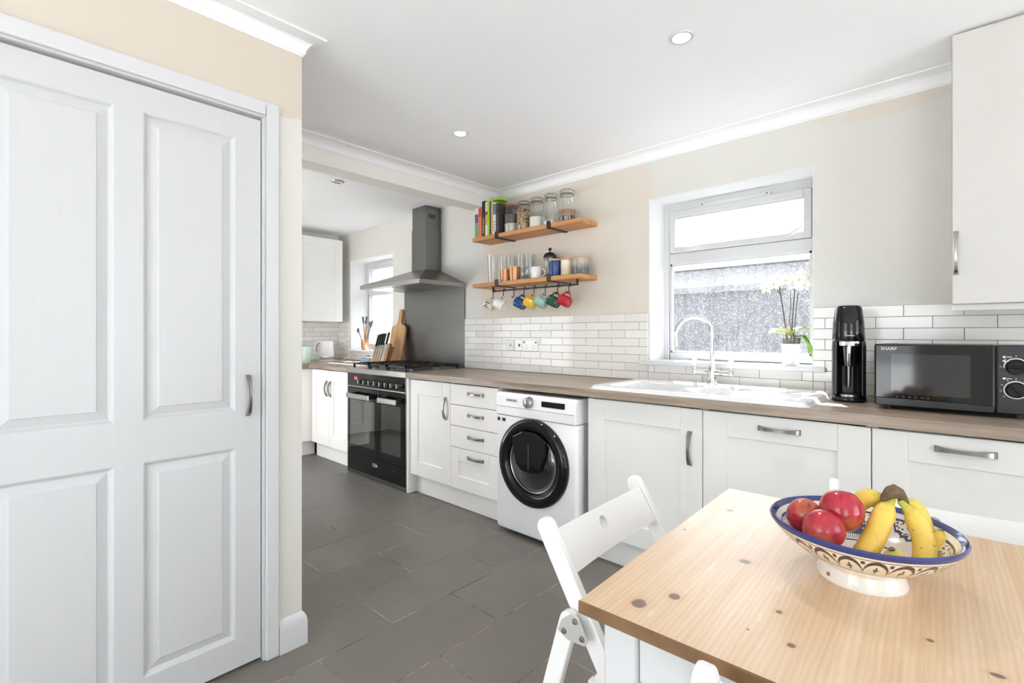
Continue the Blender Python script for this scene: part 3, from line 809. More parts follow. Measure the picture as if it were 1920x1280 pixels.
# ================================================================== WASHING MACHINE
X0, X1, YF = -2.112, -1.512, 2.142
c = thing('washing_machine', 'white front loading washing machine with black porthole door', 'washing machine', (-1.812, 2.45, 0))
secs = []
for (y, ins) in ((YF, 0.012), (YF + 0.006, 0.004), (YF + 0.02, 0.0), (YF + 0.075, 0.0), (YF + 0.09, 0.008), (YF + 0.10, 0.010), (2.72, 0.010)):
    q = []
    r = 0.02
    for (cx, cz, a0) in ((X1 - ins - r, 0.705 - r * .2, 0), (X0 + ins + r, 0.705 - r * .2, 90), (X0 + ins + r, 0.024 + ins + r, 180), (X1 - ins - r, 0.024 + ins + r, 270)):
        for k in range(4):
            a = math.radians(a0 + 30 * k); q.append((cx + r * math.cos(a), y, min(cz + r * math.sin(a), 0.709)))
    secs.append(q)
body = MB().strip(secs).build('body', 'wm_white', c, smooth=True)
# control fascia, leaning a little forward at the top
b = MB().prism([(YF - 0.006, 0.712), (YF - 0.010, 0.76), (YF - 0.004, 0.835), (YF + 0.01, 0.848), (2.72, 0.848), (2.72, 0.712)], 'x', X0 + .002, X1 - .002)
fas = b.build('control_fascia', 'wm_white', c, bevel=0.006)
dp = MB().box(X0 + 0.012, X0 + 0.20, YF - 0.0095, YF + 0.004, 0.716, 0.764).build('detergent_drawer', 'wm_white', fas, bevel=0.004)
MB().prism([(YF - 0.0105, 0.7655), (YF - 0.0105, 0.768), (YF + .01, 0.768), (YF + .01, 0.7655)], 'x', X0 + 0.006, X1 - 0.01).build('fascia_groove', 'print_grey', fas)
text_mesh('SAMSUNG', 0.019, 'print_grey', face_mY(X0 + 0.135, YF - 0.0085, 0.806), 'logo', fas, 0.001)
kn = MB().lathe([(0.0, 0.030), (0.026, 0.030), (0.031, 0.026), (0.032, 0.004), (0.034, 0)], (-1.838, YF - 0.004, 0.806), 28, Matrix.Rotation(PI / 2, 4, 'X').to_3x3()).build('dial', 'wm_grey', fas, smooth=True)
MB().box(-1.748, -1.585, YF - 0.0095, YF - 0.003, 0.790, 0.822).build('display', 'black_gloss', fas, bevel=0.002)
for i, (xa, wd) in enumerate(((X0 + 0.012, 0.02), (X0 + 0.052, 0.026))): MB().box(xa, xa + wd, YF - 0.0012, YF + .0005, 0.674, 0.694).build('sticker', 'print_black', body)
# door
DC = Vector((-1.812, YF, 0.462)); RX = Matrix.Rotation(PI / 2, 4, 'X').to_3x3()
MB().lathe([(0.252, 0.0), (0.254, 0.012), (0.248, 0.030), (0.232, 0.040), (0.200, 0.036), (0.182, 0.026), (0.176, 0.010), (0.176, 0.0)], DC, 64, RX).build('door_ring', 'black_gloss', c, smooth=True)
MB().lathe([(0.180, 0.004), (0.168, 0.016), (0.150, 0.006), (0.130, 0.001)], DC, 48, RX).build('door_rim', 'wm_grey', c, smooth=True)
MB().lathe([(0.0, 0.001), (0.16, 0.0012), (0.165, 0.0)], DC, 48, RX).build('drum', 'drum_dark', c, smooth=True)
MB().lathe([(0.0, 0.034), (0.06, 0.033), (0.12, 0.027), (0.165, 0.014), (0.178, 0.006)], DC, 48, RX).build('door_glass', 'smoke_glass', c, smooth=True)
# small add-in flap in the upper half of the door
pts = []
for (px, pz) in ((-0.125, 0.145), (-0.05, 0.183), (0.05, 0.183), (0.125, 0.145), (0.118, 0.05), (0.085, -0.035), (0.02, -0.05), (-0.06, -0.045), (-0.10, -0.01), (-0.122, 0.06)): pts.append((DC.x + px, DC.z + pz))
fl = MB().prism(pts, 'y', YF - 0.048, YF - 0.030).build('add_in_flap', 'black_gloss', c, bevel=0.008, seg=3)
MB().box(DC.x - 0.001, DC.x + 0.001, YF - 0.0486, YF - 0.0475, DC.z - 0.03, DC.z + 0.11).build('flap_mark', 'print_grey', fl)
for xx in (X0 + 0.06, X1 - 0.06):
    for yy in (YF + 0.08, 2.62): MB().cyl((xx, yy, 0.001), (xx, yy, 0.03), 0.018, n=12).build('foot', 'print_grey', c)

# ================================================================== SINK AND TAP
SX0, SX1, SY0, SY1 = -1.476, -0.442, 2.176, 2.742
def sm(a, b_, t):
    t = max(0.0, min(1.0, (t - a) / (b_ - a))); return t * t * (3 - 2 * t)
def rr(x, y, x0, x1, y0, y1, r):
    """signed distance to a rounded rectangle, negative inside"""
    dx = abs(x - (x0 + x1) / 2) - (x1 - x0) / 2 + r; dy = abs(y - (y0 + y1) / 2) - (y1 - y0) / 2 + r
    return math.hypot(max(dx, 0), max(dy, 0)) + min(max(dx, dy), 0) - r
def sink_h(x, y):
    z = 0.930
    d = rr(x, y, SX0, SX1, SY0, SY1, 0.05)
    z -= 0.019 * sm(-0.022, 0.0, d)                       # rounded outer lip
    d = rr(x, y, -1.405, -1.035, 2.245, 2.655, 0.07); z -= 0.052 * (1 - sm(-0.05, 0.01, d)) * 1.0
    d = rr(x, y, -1.395, -1.045, 2.255, 2.645, 0.06); z -= 0.11 * (1 - sm(-0.03, 0.0, d))
    d = rr(x, y, -0.985, -0.815, 2.27, 2.60, 0.07); z -= 0.075 * (1 - sm(-0.04, 0.008, d))
    d = rr(x, y, -0.775, -0.485, 2.225, 2.69, 0.03)       # drainer with ribs
    ins = 1 - sm(-0.03, 0.0, d); z -= 0.009 * ins
    z += 0.0028 * ins * (0.5 + 0.5 * math.cos((y - 2.22) * 2 * PI / 0.042))
    return z
NX, NY_ = 150, 90
b = MB()
def sfn(u, v):
    x = SX0 + (SX1 - SX0) * u; y = SY0 + (SY1 - SY0) * v
    # pull the grid corners in to round them
    r = 0.04
    cx = min(max(x, SX0 + r), SX1 - r); cy = min(max(y, SY0 + r), SY1 - r)
    dx, dy = x - cx, y - cy; L = math.hypot(dx, dy)
    if abs(dx) > 1e-9 and abs(dy) > 1e-9:
        m = max(abs(dx), abs(dy)); dx, dy = dx * m / L, dy * m / L
    x, y = cx + dx, cy + dy
    return (x, y, sink_h(x, y))
b.grid(NX, NY_, sfn)
sk_ = thing('kitchen_sink', 'white ceramic sink with bowl, half bowl and ribbed drainer', 'sink', (-0.96, 2.46, 0.91))
b.build('basin', 'sink_white', sk_, smooth=True)
rim = [(SX0 + (SX1 - SX0) * u, SY0 + (SY1 - SY0) * v) for u, v in ()]
for (dxx, dyy, zz) in ((-1.22, 2.45, 0.7695), (-0.90, 2.43, 0.857)):
    MB().lathe([(0.0, zz + .002), (0.03, zz + .003), (0.036, zz - .001)], (dxx, dyy, 0), 20).build('waste', 'chrome', sk_, smooth=True)

t = thing('mixer_tap', 'chrome swan neck mixer tap with two white lever handles', 'tap', (-1.007, 2.695, 0.928))
TX, TY, TZ = -1.007, 2.695, 0.9285
MB().lathe([(0.030, 0), (0.030, 0.006), (0.026, 0.010), (0.024, 0.045), (0.026, 0.060), (0.022, 0.075), (0.016, 0.095), (0.0125, 0.115), (0.012, 0.13)], (TX, TY, TZ), 28).build('tap_body', 'chrome', t, smooth=True)
dv = Vector((-0.734, -0.679, 0)).normalized()
R_ = 0.098; pts = [Vector((TX, TY, TZ + 0.12)), Vector((TX, TY, TZ + 0.2)), Vector((TX, TY, 1.19))]
cz = 1.196
for i in range(0, 17):
    a = PI - math.radians(188) * i / 16
    pts.append(Vector((TX, TY, cz)) + dv * (R_ + R_ * math.cos(a)) + Vector((0, 0, R_ * math.sin(a))))
dirn = (pts[-1] - pts[-2]).normalized()
pts.append(pts[-1] + dirn * 0.03)
MB().tube(pts, 0.0118, 14).build('spout', 'chrome', t, smooth=True)
MB().tube([pts[-1] - dirn * 0.006, pts[-1] + dirn * 0.012], 0.0135, 14).build('spout_nozzle', 'chrome', t, smooth=True)
for s in (-1, 1):
    av = Vector((s * 0.96, -s * 0.28, 0)).normalized()
    p0 = Vector((TX, TY, TZ + 0.064)); p1 = p0 + av * 0.115
    arm = MB().tube([p0, p0 + av * 0.03, p0 + av * 0.06, p1], [0.017, 0.012, 0.009, 0.010], 12).build('tap_arm', 'chrome', t, smooth=True)
    MB().lathe([(0.011, -0.012), (0.013, -0.006), (0.012, 0.010), (0.007, 0.018), (0.009, 0.03)], p1, 16).build('valve', 'chrome', arm, smooth=True)
    MB().lathe([(0.0, 0.028), (0.008, 0.029), (0.0125, 0.05), (0.014, 0.075), (0.011, 0.092), (0.0, 0.097)], p1, 16).build('lever', 'ceramic_white', arm, smooth=True)

# ================================================================== WORKTOP THINGS, RIGHT
# soda maker
c = thing('soda_maker', 'tall glossy black soda maker beside the microwave', 'soda maker', (-0.372, 2.575, 0.910), rz=math.radians(12), local=True)
def oval(rx, ry, z, n=28, cy=0.0, p=2.6):
    q = []
    for k in range(n):
        a = 2 * PI * k / n; ca, sa = math.cos(a), math.sin(a)
        q.append((rx * abs(ca) ** (2 / p) * (1 if ca >= 0 else -1), cy + ry * abs(sa) ** (2 / p) * (1 if sa >= 0 else -1), z))
    return q
MB().strip([oval(.064, .088, .001), oval(.066, .09, .006), oval(.066, .09, .018), oval(.062, .086, .024)]).build('base', 'black_gloss', c, smooth=True)
# back column and side walls (C shaped)
b = MB()
def cshape(z, o=0.0):
    rx, ry, t_ = .060 - o, .080 - o, .016
    out = [(-rx, -.045), (-rx, .03), (-rx * .8, ry * .8), (-rx * .4, ry), (rx * .4, ry), (rx * .8, ry * .8), (rx, .03), (rx, -.045), (rx - t_, -.050), (rx - t_, .02), (0.02, .034), (-0.02, .034), (-rx + t_, .02), (-rx + t_, -.050)]
    return [(x, y, z) for x, y in out]
b.strip([cshape(.0242), cshape(.05), cshape(.235), cshape(.262, .002)]).build('column', 'black_plastic', c, bevel=0.004)
MB().strip([oval(.058, .080, .2625), oval(.060, .082, .268), oval(.057, .078, .34), oval(.050, .070, .40), oval(.044, .062, .412), oval(.03, .045, .416)]).build('head', 'black_gloss', c, smooth=True)
MB().strip([oval(.036, .012, .240, cy=-.048), oval(.038, .014, .252, cy=-.048), oval(.036, .012, .262, cy=-.048)]).build('nozzle_collar', 'chrome', c, smooth=True)
MB().tube([(0, -.058, .252), (0, -.064, .235), (0, -.064, .208)], [.007, .006, .004], 10).build('nozzle_lever', 'ceramic_white', c, smooth=True)
MB().lathe([(.020, .150), (.026, .152), (.031, .235), (.029, .235), (.024, .156)], (0, -.02, 0), 24).build('bottle_shield', 'smoke_glass', c, smooth=True)
MB().cyl((0, -.016, .06), (0, -.016, .152), .010, .012, 14).build('carbonating_tube', 'smoke_glass', c, smooth=True)
MB().strip([oval(.036, .034, .0242, cy=-.028), oval(.036, .034, .030, cy=-.028)]).build('drip_tray', 'steel_trim', c, smooth=True)
MB().box(-.016, .016, -.0812, -.0795, .283, .285).build('badge', 'steel_trim', c)

# microwave
c = thing('microwave', 'black countertop microwave oven with two dials', 'microwave', (-0.042, 2.56, 0.910), rz=math.radians(1.3), local=True)
w2, fy = 0.220, -0.185
MB().box(-w2, w2, fy + 0.018, 0.17, 0.018, 0.250).build('case', 'black_satin', c, bevel=0.006)
for sx in (-1, 1):
    for yy in (fy + 0.05, 0.13): MB().cyl((sx * 0.18, yy, 0.0), (sx * 0.18, yy, 0.018), 0.014, n=12).build('foot', 'black_satin', c)
dr = MB().box(-w2, 0.118, fy, fy + 0.0175, 0.016, 0.252).build('door', 'black_gloss', c, bevel=0.006)
MB().box(-0.168, 0.055, fy - .0008, fy + .0002, 0.062, 0.214).build('door_window', 'oven_glass', dr)
MB().prism([(-w2 + .004, 0.0165), (0.114, 0.0165), (0.114, 0.040), (-w2 + 0.004, 0.048)], 'y', fy - 0.006, fy - 0.0002).build('door_pull', 'black_plastic', dr, bevel=0.003)
for i in range(6): MB().prism([(-0.155 + i * .018, .050), (-0.143 + i * .018, .050), (-0.149 + i * .018, .057)], 'y', fy - .0009, fy + .0002).build('icon', 'black_satin', dr)
text_mesh('SHARP', 0.0165, 'print_white', face_mY(-0.175, fy - 0.0006, 0.234), 'logo', dr)
pn = MB().box(0.121, w2, fy + .001, fy + 0.0175, 0.016, 0.252).build('control_panel', 'black_plastic', c, bevel=0.004)
for i, (cz, full) in enumerate(((0.178, False), (0.100, True))):
    rg = MB(); n = 40; r0, r1 = 0.0275, 0.0305
    a0, a1 = (0, 2 * PI) if full else (math.radians(-8), math.radians(188))
    def pnt(a, r, y): return (0.168 + r * math.cos(a), y, cz + r * math.sin(a))
    for k in range(n):
        aa, ab = a0 + (a1 - a0) * k / n, a0 + (a1 - a0) * (k + 1) / n
        rg.add([pnt(aa, r0, fy), pnt(ab, r0, fy), pnt(ab, r1, fy), pnt(aa, r1, fy)], [(0, 1, 2, 3)])
    for k in range(9 if full else 5):
        a = math.radians(-40 + 260 * k / 8) if full else math.radians(180 * k / 4)
        p = Vector(pnt(a, 0.0345, fy)); q = Vector(pnt(a, 0.040, fy)); s_ = Vector((-math.sin(a), 0, math.cos(a))) * .0008
        rg.add([p - s_, p + s_, q + s_, q - s_], [(0, 1, 2, 3)])
    rg.build('dial_scale', 'print_white', pn)
    dl = MB().lathe([(0.0, 0.016), (0.022, 0.016), (0.025, 0.012), (0.0262, 0.0)], (0.168, fy + .001, cz), 28, RX).build('dial', 'black_gloss', pn, smooth=True)
    M_ = Matrix.Translation((0.168, fy - 0.016, cz)) @ Matrix.Rotation(math.radians(0 if not full else 55), 4, 'Y')
    MB().box(-0.0225, 0.0225, -0.008, 0.0005, -0.004, 0.004).xform(M_).build('dial_grip', 'black_gloss', dl, bevel=0.003)
for (tx, tz) in ((0.136, 0.212), (0.136, 0.198), (0.136, 0.138), (0.196, 0.138)):
    MB().box(tx, tx + 0.007, fy + .0003, fy + .0012, tz - .003, tz + .003).build('symbol', 'print_white', pn); MB().box(tx + .009, tx + .022, fy + .0003, fy + .0012, tz - .001, tz + .001).build('symbol', 'print_white', pn)

# ================================================================== SHELVES
SHX0, SHX1, SHY = -2.86, -1.826, 2.63
S1, S2 = (1.930, 1.960), (1.566, 1.597)
def shelf(label, zz, loc):
    o = thing('wall_shelf', label, 'shelf', loc, group='pine wall shelves')
    MB().box(SHX0, SHX1, SHY, W - .001, zz[0], zz[1]).build('board', 'shelf_wood', o, bevel=0.003)
    for x in (-2.59, -2.088):
        b = MB(); b.box(x - .016, x + .016, SHY - 0.006, W - .001, zz[0] - 0.005, zz[0] - .0003)
        b.box(x - .016, x + .016, SHY - 0.006, SHY - 0.001, zz[0] - 0.005, zz[1] + 0.016)
        b.build('bracket', 'bracket_black', o)
    return o
shelf('upper pine shelf holding books and clip top jars', S1, (-2.34, 2.73, 1.93))
shelf('lower pine shelf with black hook rail beneath', S2, (-2.34, 2.73, 1.566))

# books: spines face the room
BOOKS = [('white', (214, 214, 212), .040, 2.262, 'white and mauve', 'leftmost book on the upper shelf, white with a mauve and green spine'),
         ('orange', (226, 112, 66), .038, 2.247, None, 'bright orange book on the upper shelf'),
         ('black', (34, 34, 33), .040, 2.238, None, 'thick black cookbook with gold lettering beside the orange book'),
         ('yellow', (206, 166, 60), .026, 2.226, None, 'book with a white, red and yellow spine on the upper shelf'),
         ('lime', (160, 206, 52), .020, 2.232, None, 'slim lime green book on the upper shelf'),
         ('dark', (64, 60, 54), .018, 2.222, None, 'slim dark brown book between the lime and tan books'),
         ('tan', (206, 160, 98), .022, 2.218, None, 'tan yellow book next to the blue and white one'),
         ('bluewhite', (222, 224, 226), .028, 2.206, None, 'white book with a blue top band on the spine'),
         ('brown', (70, 62, 60), .034, 2.196, None, 'rightmost dark book leaning by the first jar')]
BANDS = {'white': [(.0, .38, (92, 160, 120)), (.38, .62, (96, 84, 120))], 'yellow': [(.0, .32, (222, 216, 206)), (.62, .72, (150, 50, 44)), (.72, 1., (214, 208, 204))],
         'bluewhite': [(.62, .96, (84, 122, 146))], 'black': [], 'orange': [], 'brown': [(.72, .80, (40, 34, 34))], 'lime': [], 'dark': [(0, .2, (30, 28, 26))], 'tan': []}
plain('paper', srgb(232, 226, 212), 0.8, var=0.06, vscale=40)
plain('gold_print', srgb(196, 166, 100), 0.4, 0.3, var=0.05)
x = -2.852
for (nm, col, wd, zt, _, lab) in BOOKS:
    plain('cover_' + nm, srgb(*col), 0.45, var=0.04)
    o = thing('book', lab, 'book', (x + wd / 2, 2.73, S1[1]), group='books on the upper shelf')
    z0 = S1[1] + .0005; g = .0006; dp = 2.65 + 0.155 + random.uniform(-.01, .01)
    b = MB(); b.box(x + g, x + .0035, 2.652, dp, z0, zt); b.box(x + wd - .0035, x + wd - g, 2.652, dp, z0, zt); b.box(x + g, x + wd - g, 2.650, 2.654, z0, zt)
    cv = b.build('cover', 'cover_' + nm, o)
    MB().box(x + .0037, x + wd - .0037, 2.6545, dp - .004, z0 + .003, zt - .004).build('pages', 'paper', o)
    for i, (a, bb, cc) in enumerate(BANDS[nm]):
        mn = 'band_%s_%d' % (nm, i); plain(mn, srgb(*cc), 0.45, var=0.06)
        MB().box(x + .0012, x + wd - .0012, 2.6492, 2.6503, z0 + (zt - z0) * a + .001, z0 + (zt - z0) * bb - .001).build('spine_band', mn, cv)
    if nm in ('orange', 'black', 'bluewhite'):
        # unreadable block lettering down the spine
        for k in range(7 if nm == 'black' else 4):
            zc = z0 + (0.03 + .017 * k if nm == 'black' else (.165 + .016 * k if nm == 'orange' else .03 + .02 * k))
            MB().box(x + wd * .32, x + wd * .66, 2.6488, 2.6502, zc, zc + .010).build('spine_letter', 'gold_print' if nm == 'black' else 'print_black', cv)
    x += wd
plain('lime_plastic', srgb(172, 208, 60), 0.4, var=0.04)
tag(MB().lathe([(0.0, .030), (.030, .029), (.052, .020), (.060, .004), (.060, 0.0), (.057, .001), (.048, .016), (.0, .024)], (-2.66, 2.735, 2.2328), 28).build('plastic_lid', 'lime_plastic', smooth=True, loc=(-2.66, 2.735, 2.2328)), 'lime green plastic lid resting on top of the books', 'lid')

# clip top jars
plain('rice', srgb(206, 200, 188), 0.8, var=0.25, vscale=180); plain('flour', srgb(240, 238, 232), 0.9, var=0.02)
plain('sugar_brown', srgb(160, 128, 100), 0.9, var=0.1, vscale=60); plain('dark_beans', srgb(92, 84, 80), 0.7, var=0.3, vscale=120)
def m_granola():
    n = N('granola'); vo = n.new('ShaderNodeTexVoronoi'); n.l.new(n.coord(), vo.inputs['Vector']); vo.inputs['Scale'].default_value = 90
    c = n.ramp(n.sep(vo.outputs['Color'])[0], [(0.1, srgb(90, 62, 40)), (0.45, srgb(176, 140, 92)), (0.75, srgb(206, 178, 130)), (0.95, srgb(140, 120, 70))]); n.set(c, 0.7); n.bump(vo.outputs['Distance'], .6, .01)
m_granola()
plain('red_rubber', srgb(176, 72, 56), 0.5, var=0.05); plain('white_rubber', srgb(224, 216, 204), 0.5, var=0.05)
def jar(x, y, r, h, lab, fills, seal):
    z = S1[1] + .0008
    o = thing('clip_top_jar', lab, 'jar', (x, y, z), group='clip top jars on the upper shelf')
    zn = h * .80
    prof = [(0, .002), (r * .92, .002), (r, .012), (r, zn * .80), (r * .93, zn * .90), (r * .74, zn), (r * .74, zn + .012), (r * .80, zn + .014), (r * .80, zn + .020)]
    MB().lathe(prof, (x, y, z), 36).build('glass', 'clear_glass', o, smooth=True)
    MB().lathe([(r * .80, zn + .0205), (r * .82, zn + .0225), (r * .82, zn + .026), (r * .80, zn + .028)], (x, y, z), 30).build('seal', seal, o, smooth=True)
    ld = MB().lathe([(r * .80, zn + .0285), (r * .80, h - .008), (r * .70, h), (0, h + .003)], (x, y, z), 32).build('lid', 'clear_glass', o, smooth=True)
    ring = [(x + r * .79 * math.cos(2 * PI * k / 24), y + r * .79 * math.sin(2 * PI * k / 24), z + zn + .008) for k in range(24)]
    MB().tube(ring, .0022, 6, closed=True).build('wire', 'pewter', o, smooth=True)
    ring = [(x + r * .83 * math.cos(2 * PI * k / 24), y + r * .83 * math.sin(2 * PI * k / 24), z + zn + .033) for k in range(24)]
    MB().tube(ring, .0022, 6, closed=True).build('wire', 'pewter', o, smooth=True)
    MB().tube([(x - .012, y - r * .82, z + zn + .033), (x - .010, y - r * .98, z + zn + .01), (x - .008, y - r * 1.02, z + zn - .02), (x + .008, y - r * 1.02, z + zn - .02), (x + .010, y - r * .98, z + zn + .01), (x + .012, y - r * .82, z + zn + .033)], .0015, 6).build('clasp', 'pewter', o, smooth=True)
    for (f0, f1, m) in fills:
        q = r * .955
        zt = min(zn * f1, zn * .80); n_ = 24
        b = MB().lathe([(q * .9, .005 + zn * f0), (q, .013 + zn * f0), (q, zt)] + ([(q * .8, zn * f1 * .96 + .002), (0, zn * f1 + .002)] if f1 > .8 else [(q * .5, zt + .004), (0, zt + .006)]), (x, y, z), n_)
        b.build('contents', m, o, smooth=True)
JY = 2.728
jar(-2.522, JY, .060, .222, 'clip top jar half full of rice with red seal next to the books', [(0, .42, 'rice'), (.43, .80, 'dark_beans')], 'red_rubber')
jar(-2.400, JY, .056, .226, 'clip top jar filled with mixed granola', [(0, .93, 'granola')], 'white_rubber')
jar(-2.277, JY, .055, .230, 'clip top jar half filled with white flour', [(0, .46, 'flour')], 'white_rubber')
jar(-2.147, JY, .056, .232, 'tall clip top jar with only a little white powder', [(0, .18, 'flour')], 'white_rubber')
jar(-2.007, JY, .060, .234, 'rightmost clip top jar with layered brown sugar', [(0, .22, 'dark_beans'), (.22, .48, 'sugar_brown')], 'white_rubber')

# lower shelf
Z2 = S2[1] + .0006
plain('copper_glass', srgb(204, 150, 108), 0.2, 0.35, var=0.06)
def tumbler(x, y, r0, r1, h, lab, mat='clear_glass', name='drinking_glass', group='clear glasses on the lower shelf'):
    tag(MB().lathe([(0, .001), (r0, .001), (r1, h), (r1 - .0025, h), (r0 - .003, .008), (0, .008)], (x, y, Z2), 28).build(name, mat, smooth=True, loc=(x, y, Z2)), lab, 'glass', group)
tumbler(-2.715, 2.715, .036, .046, .222, 'tall clear glass at the left end of the lower shelf')
tumbler(-2.640, 2.765, .030, .036, .210, 'narrow clear glass behind the leftmost tall glass')
tumbler(-2.570, 2.775, .030, .038, .208, 'tall clear glass behind the first copper tumbler')
tumbler(-2.475, 2.785, .030, .038, .204, 'tall clear glass behind the second copper tumbler')
tumbler(-2.392, 2.785, .030, .038, .200, 'tall clear glass behind the round glass cup')
tumbler(-2.560, 2.690, .034, .040, .094, 'left copper tinted tumbler on the lower shelf', 'copper_glass', 'copper_tumbler', 'copper tumblers')
tumbler(-2.462, 2.690, .036, .043, .104, 'right copper tinted tumbler on the lower shelf', 'copper_glass', 'copper_tumbler', 'copper tumblers')
tag(MB().lathe([(0, .001), (.026, .001), (.044, .03), (.046, .055), (.038, .09), (.0355, .09), (.043, .055), (.041, .032), (.022, .006), (0, .006)], (-2.352, 2.700, Z2), 28).build('glass_cup', 'clear_glass', smooth=True, loc=(-2.352, 2.70, Z2)), 'round clear glass cup beside the white mug', 'glass')

def mug_parts(root, r, h, mat, inner=None):
    """local frame: base at z=0, handle towards +x"""
    MB().lathe([(0, .004), (r * .62, .004), (r * .66, 0), (r * .86, 0), (r * .97, .006), (r, .014), (r, h), (r - .004, h + .001), (r - .005, .012), (0, .009)], (0, 0, 0), 32).build('body', mat, root, smooth=True)
    pts = []
    for k in range(13):
        a = math.radians(-100 + 200 * k / 12)
        pts.append((r - .003 + .030 * max(-.1, math.cos(a)), 0, h * .52 + h * .33 * math.sin(a)))
    MB().tube(pts, [.0062] + [.0055] * 11 + [.0062], 10).build('handle', mat, root, smooth=True)
plain('mug_white', srgb(236, 234, 230), 0.2, var=0.02)
o = thing('mug', 'white mug standing upright on the lower shelf', 'mug', (-2.250, 2.690, Z2), rz=math.radians(20), local=True)
mug_parts(o, .041, .082, 'mug_white')
# french press
o = thing('french_press', 'glass coffee press with black lid on the lower shelf', 'coffee press', (-2.185, 2.765, Z2))
px, py = -2.185, 2.765
MB().lathe([(0, .004), (.040, .004), (.042, .01), (.042, .148), (.0405, .148), (.0405, .012), (0, .012)], (px, py, Z2), 32).build('beaker', 'clear_glass', o, smooth=True)
b = MB()
for zc in (.004, .140): b.lathe([(.0435, zc - .004), (.0452, zc - .004), (.0452, zc + .006), (.0435, zc + .006), (.0435, zc - .004)], (px, py, Z2), 32)
b.build('frame', 'pewter', o, smooth=True)
MB().lathe([(.047, .149), (.048, .158), (.046, .166), (.036, .182), (.012, .192), (.006, .194)], (px, py, Z2), 32).build('lid', 'black_plastic', o, smooth=True)
MB().sphere((px, py, Z2 + .212), .0125, 16, 10).cyl((px, py, Z2 + .19), (px, py, Z2 + .203), .003).build('plunger_knob', 'black_plastic', o, smooth=True)
MB().tube([(px + .044, py - .012, Z2 + .142), (px + .075, py - .022, Z2 + .135), (px + .078, py - .023, Z2 + .09), (px + .074, py - .022, Z2 + .03), (px + .046, py - .013, Z2 + .012)], [.006, .008, .009, .008, .006], 10).build('handle', 'black_plastic', o, smooth=True)
def m_canister(nm, c1, c2, zt):
    n = N(nm); z = n.sep(n.coord())[2]
    f = n.math('ADD', n.math('DIVIDE', z, zt), n.math('MULTIPLY_ADD', n.noise(n.coord(), 25, 3), .3, -.15))
    c = n.ramp(f, [(0.35, c1), (0.8, c2)]); n.set(c, 0.25)
m_canister('canister_blue', srgb(36, 66, 128), srgb(44, 74, 130), .1); m_canister('canister_cream', srgb(208, 190, 160), srgb(238, 228, 208), .1); m_canister('canister_grey', srgb(98, 100, 106), srgb(176, 168, 156), .1)
for (x, r, h, m, lab) in ((-2.090, .047, .108, 'canister_blue', 'blue glazed canister with wooden lid'), (-1.988, .044, .104, 'canister_cream', 'cream glazed canister with wooden lid'), (-1.878, .055, .110, 'canister_grey', 'grey glazed canister with wooden lid')):
    o = thing('storage_canister', lab, 'canister', (x, 2.705, Z2), group='glazed canisters')
    MB().lathe([(0, 0.0), (r * .95, 0.0), (r, .005), (r, h), (r - .004, h + .002), (0, h + .002)], (x, 2.705, Z2), 36).build('pot', m, o, smooth=True)
    MB().lathe([(0, h + .0025), (r * .99, h + .0025), (r, h + .005), (r, h + .012), (r * .97, h + .014), (0, h + .014)], (x, 2.705, Z2), 36).build('lid', 'lid_wood', o, smooth=True)

# hook rail and hanging mugs
YL = 2.668
o = thing('hook_rail', 'black metal rail with hooks under the lower shelf', 'rail', (-2.27, YL, 1.53))
MB().box(-2.672, -1.872, YL - .006, YL + .006, 1.524, 1.537).build('bar', 'bracket_black', o, bevel=0.002)
for x in (-2.672, -1.884): MB().box(x, x + .012, YL - .006, YL + .006, 1.5372, 1.5655).build('rail_bracket', 'bracket_black', o)
HK = [-2.654, -2.546, -2.439, -2.339, -2.244, -2.141, -2.033, -1.939]
for x in HK:
    pts = [(x, YL + .010, 1.520), (x, YL + .010, 1.538), (x, YL + .003, 1.544), (x, YL - .006, 1.542), (x, YL - .011, 1.530), (x, YL - .011, 1.500), (x + .001, YL - .010, 1.484)]
    for k in range(1, 8):
        a = math.radians(165) * k / 7
        pts.append((x + .001, YL - .022 + .012 * math.cos(a), 1.484 - .013 * math.sin(a)))
    MB().tube(pts, .0034, 8).build('hook', 'bracket_black', o, smooth=True)
for nm, col in (('blue', (38, 70, 128)), ('yellow', (224, 186, 62)), ('teal', (142, 186, 172)), ('green', (30, 74, 56)), ('red', (176, 30, 46))):
    plain('mug_' + nm, srgb(*col), 0.16, var=0.04, coat=0.3)
plain('mug_cream', srgb(226, 218, 202), 0.3, var=0.03)
O_ = Vector((-.896, -.162, .413)).normalized()
U_ = (Vector((0, 0, 1)) - O_ * O_.z).normalized(); V_ = O_.cross(U_)
for hx, nm, lab in ((HK[0], 'cream', 'cream mug with a black letter hanging from the leftmost hook'), (HK[1], 'white', 'white mug hanging from the hook rail'), (HK[3], 'blue', 'dark blue mug hanging from the hook rail'),
                    (HK[4], 'yellow', 'yellow mug hanging from the hook rail'), (HK[5], 'teal', 'pale teal mug hanging from the hook rail'), (HK[6], 'green', 'dark green mug hanging from the hook rail'), (HK[7], 'red', 'red mug hanging from the rightmost hook')):
    jit = Matrix.Rotation(random.uniform(-.06, .06), 3, 'Z')
    M3 = jit @ Matrix((U_, V_, O_)).transposed()
    r, h = .0375, .078
    loc = Vector((hx + .001, YL - .022, 1.4755)) - M3 @ Vector((r + .0205, 0, h * .52))
    o = thing('mug', lab, 'mug', loc, group='mugs on the hook rail', local=True)
    o.rotation_euler = M3.to_euler()
    mug_parts(o, r, h, 'mug_' + nm)
    if nm == 'cream':
        def bend(p):
            a = math.radians(-88) + p.x / r
            return Vector(((r + .0006 + p.z) * math.cos(a), (r + .0006 + p.z) * math.sin(a), h * .52 + p.y))
        text_mesh('M', .062, 'print_black', Matrix.Identity(4), 'letter', o, .0003, bend)

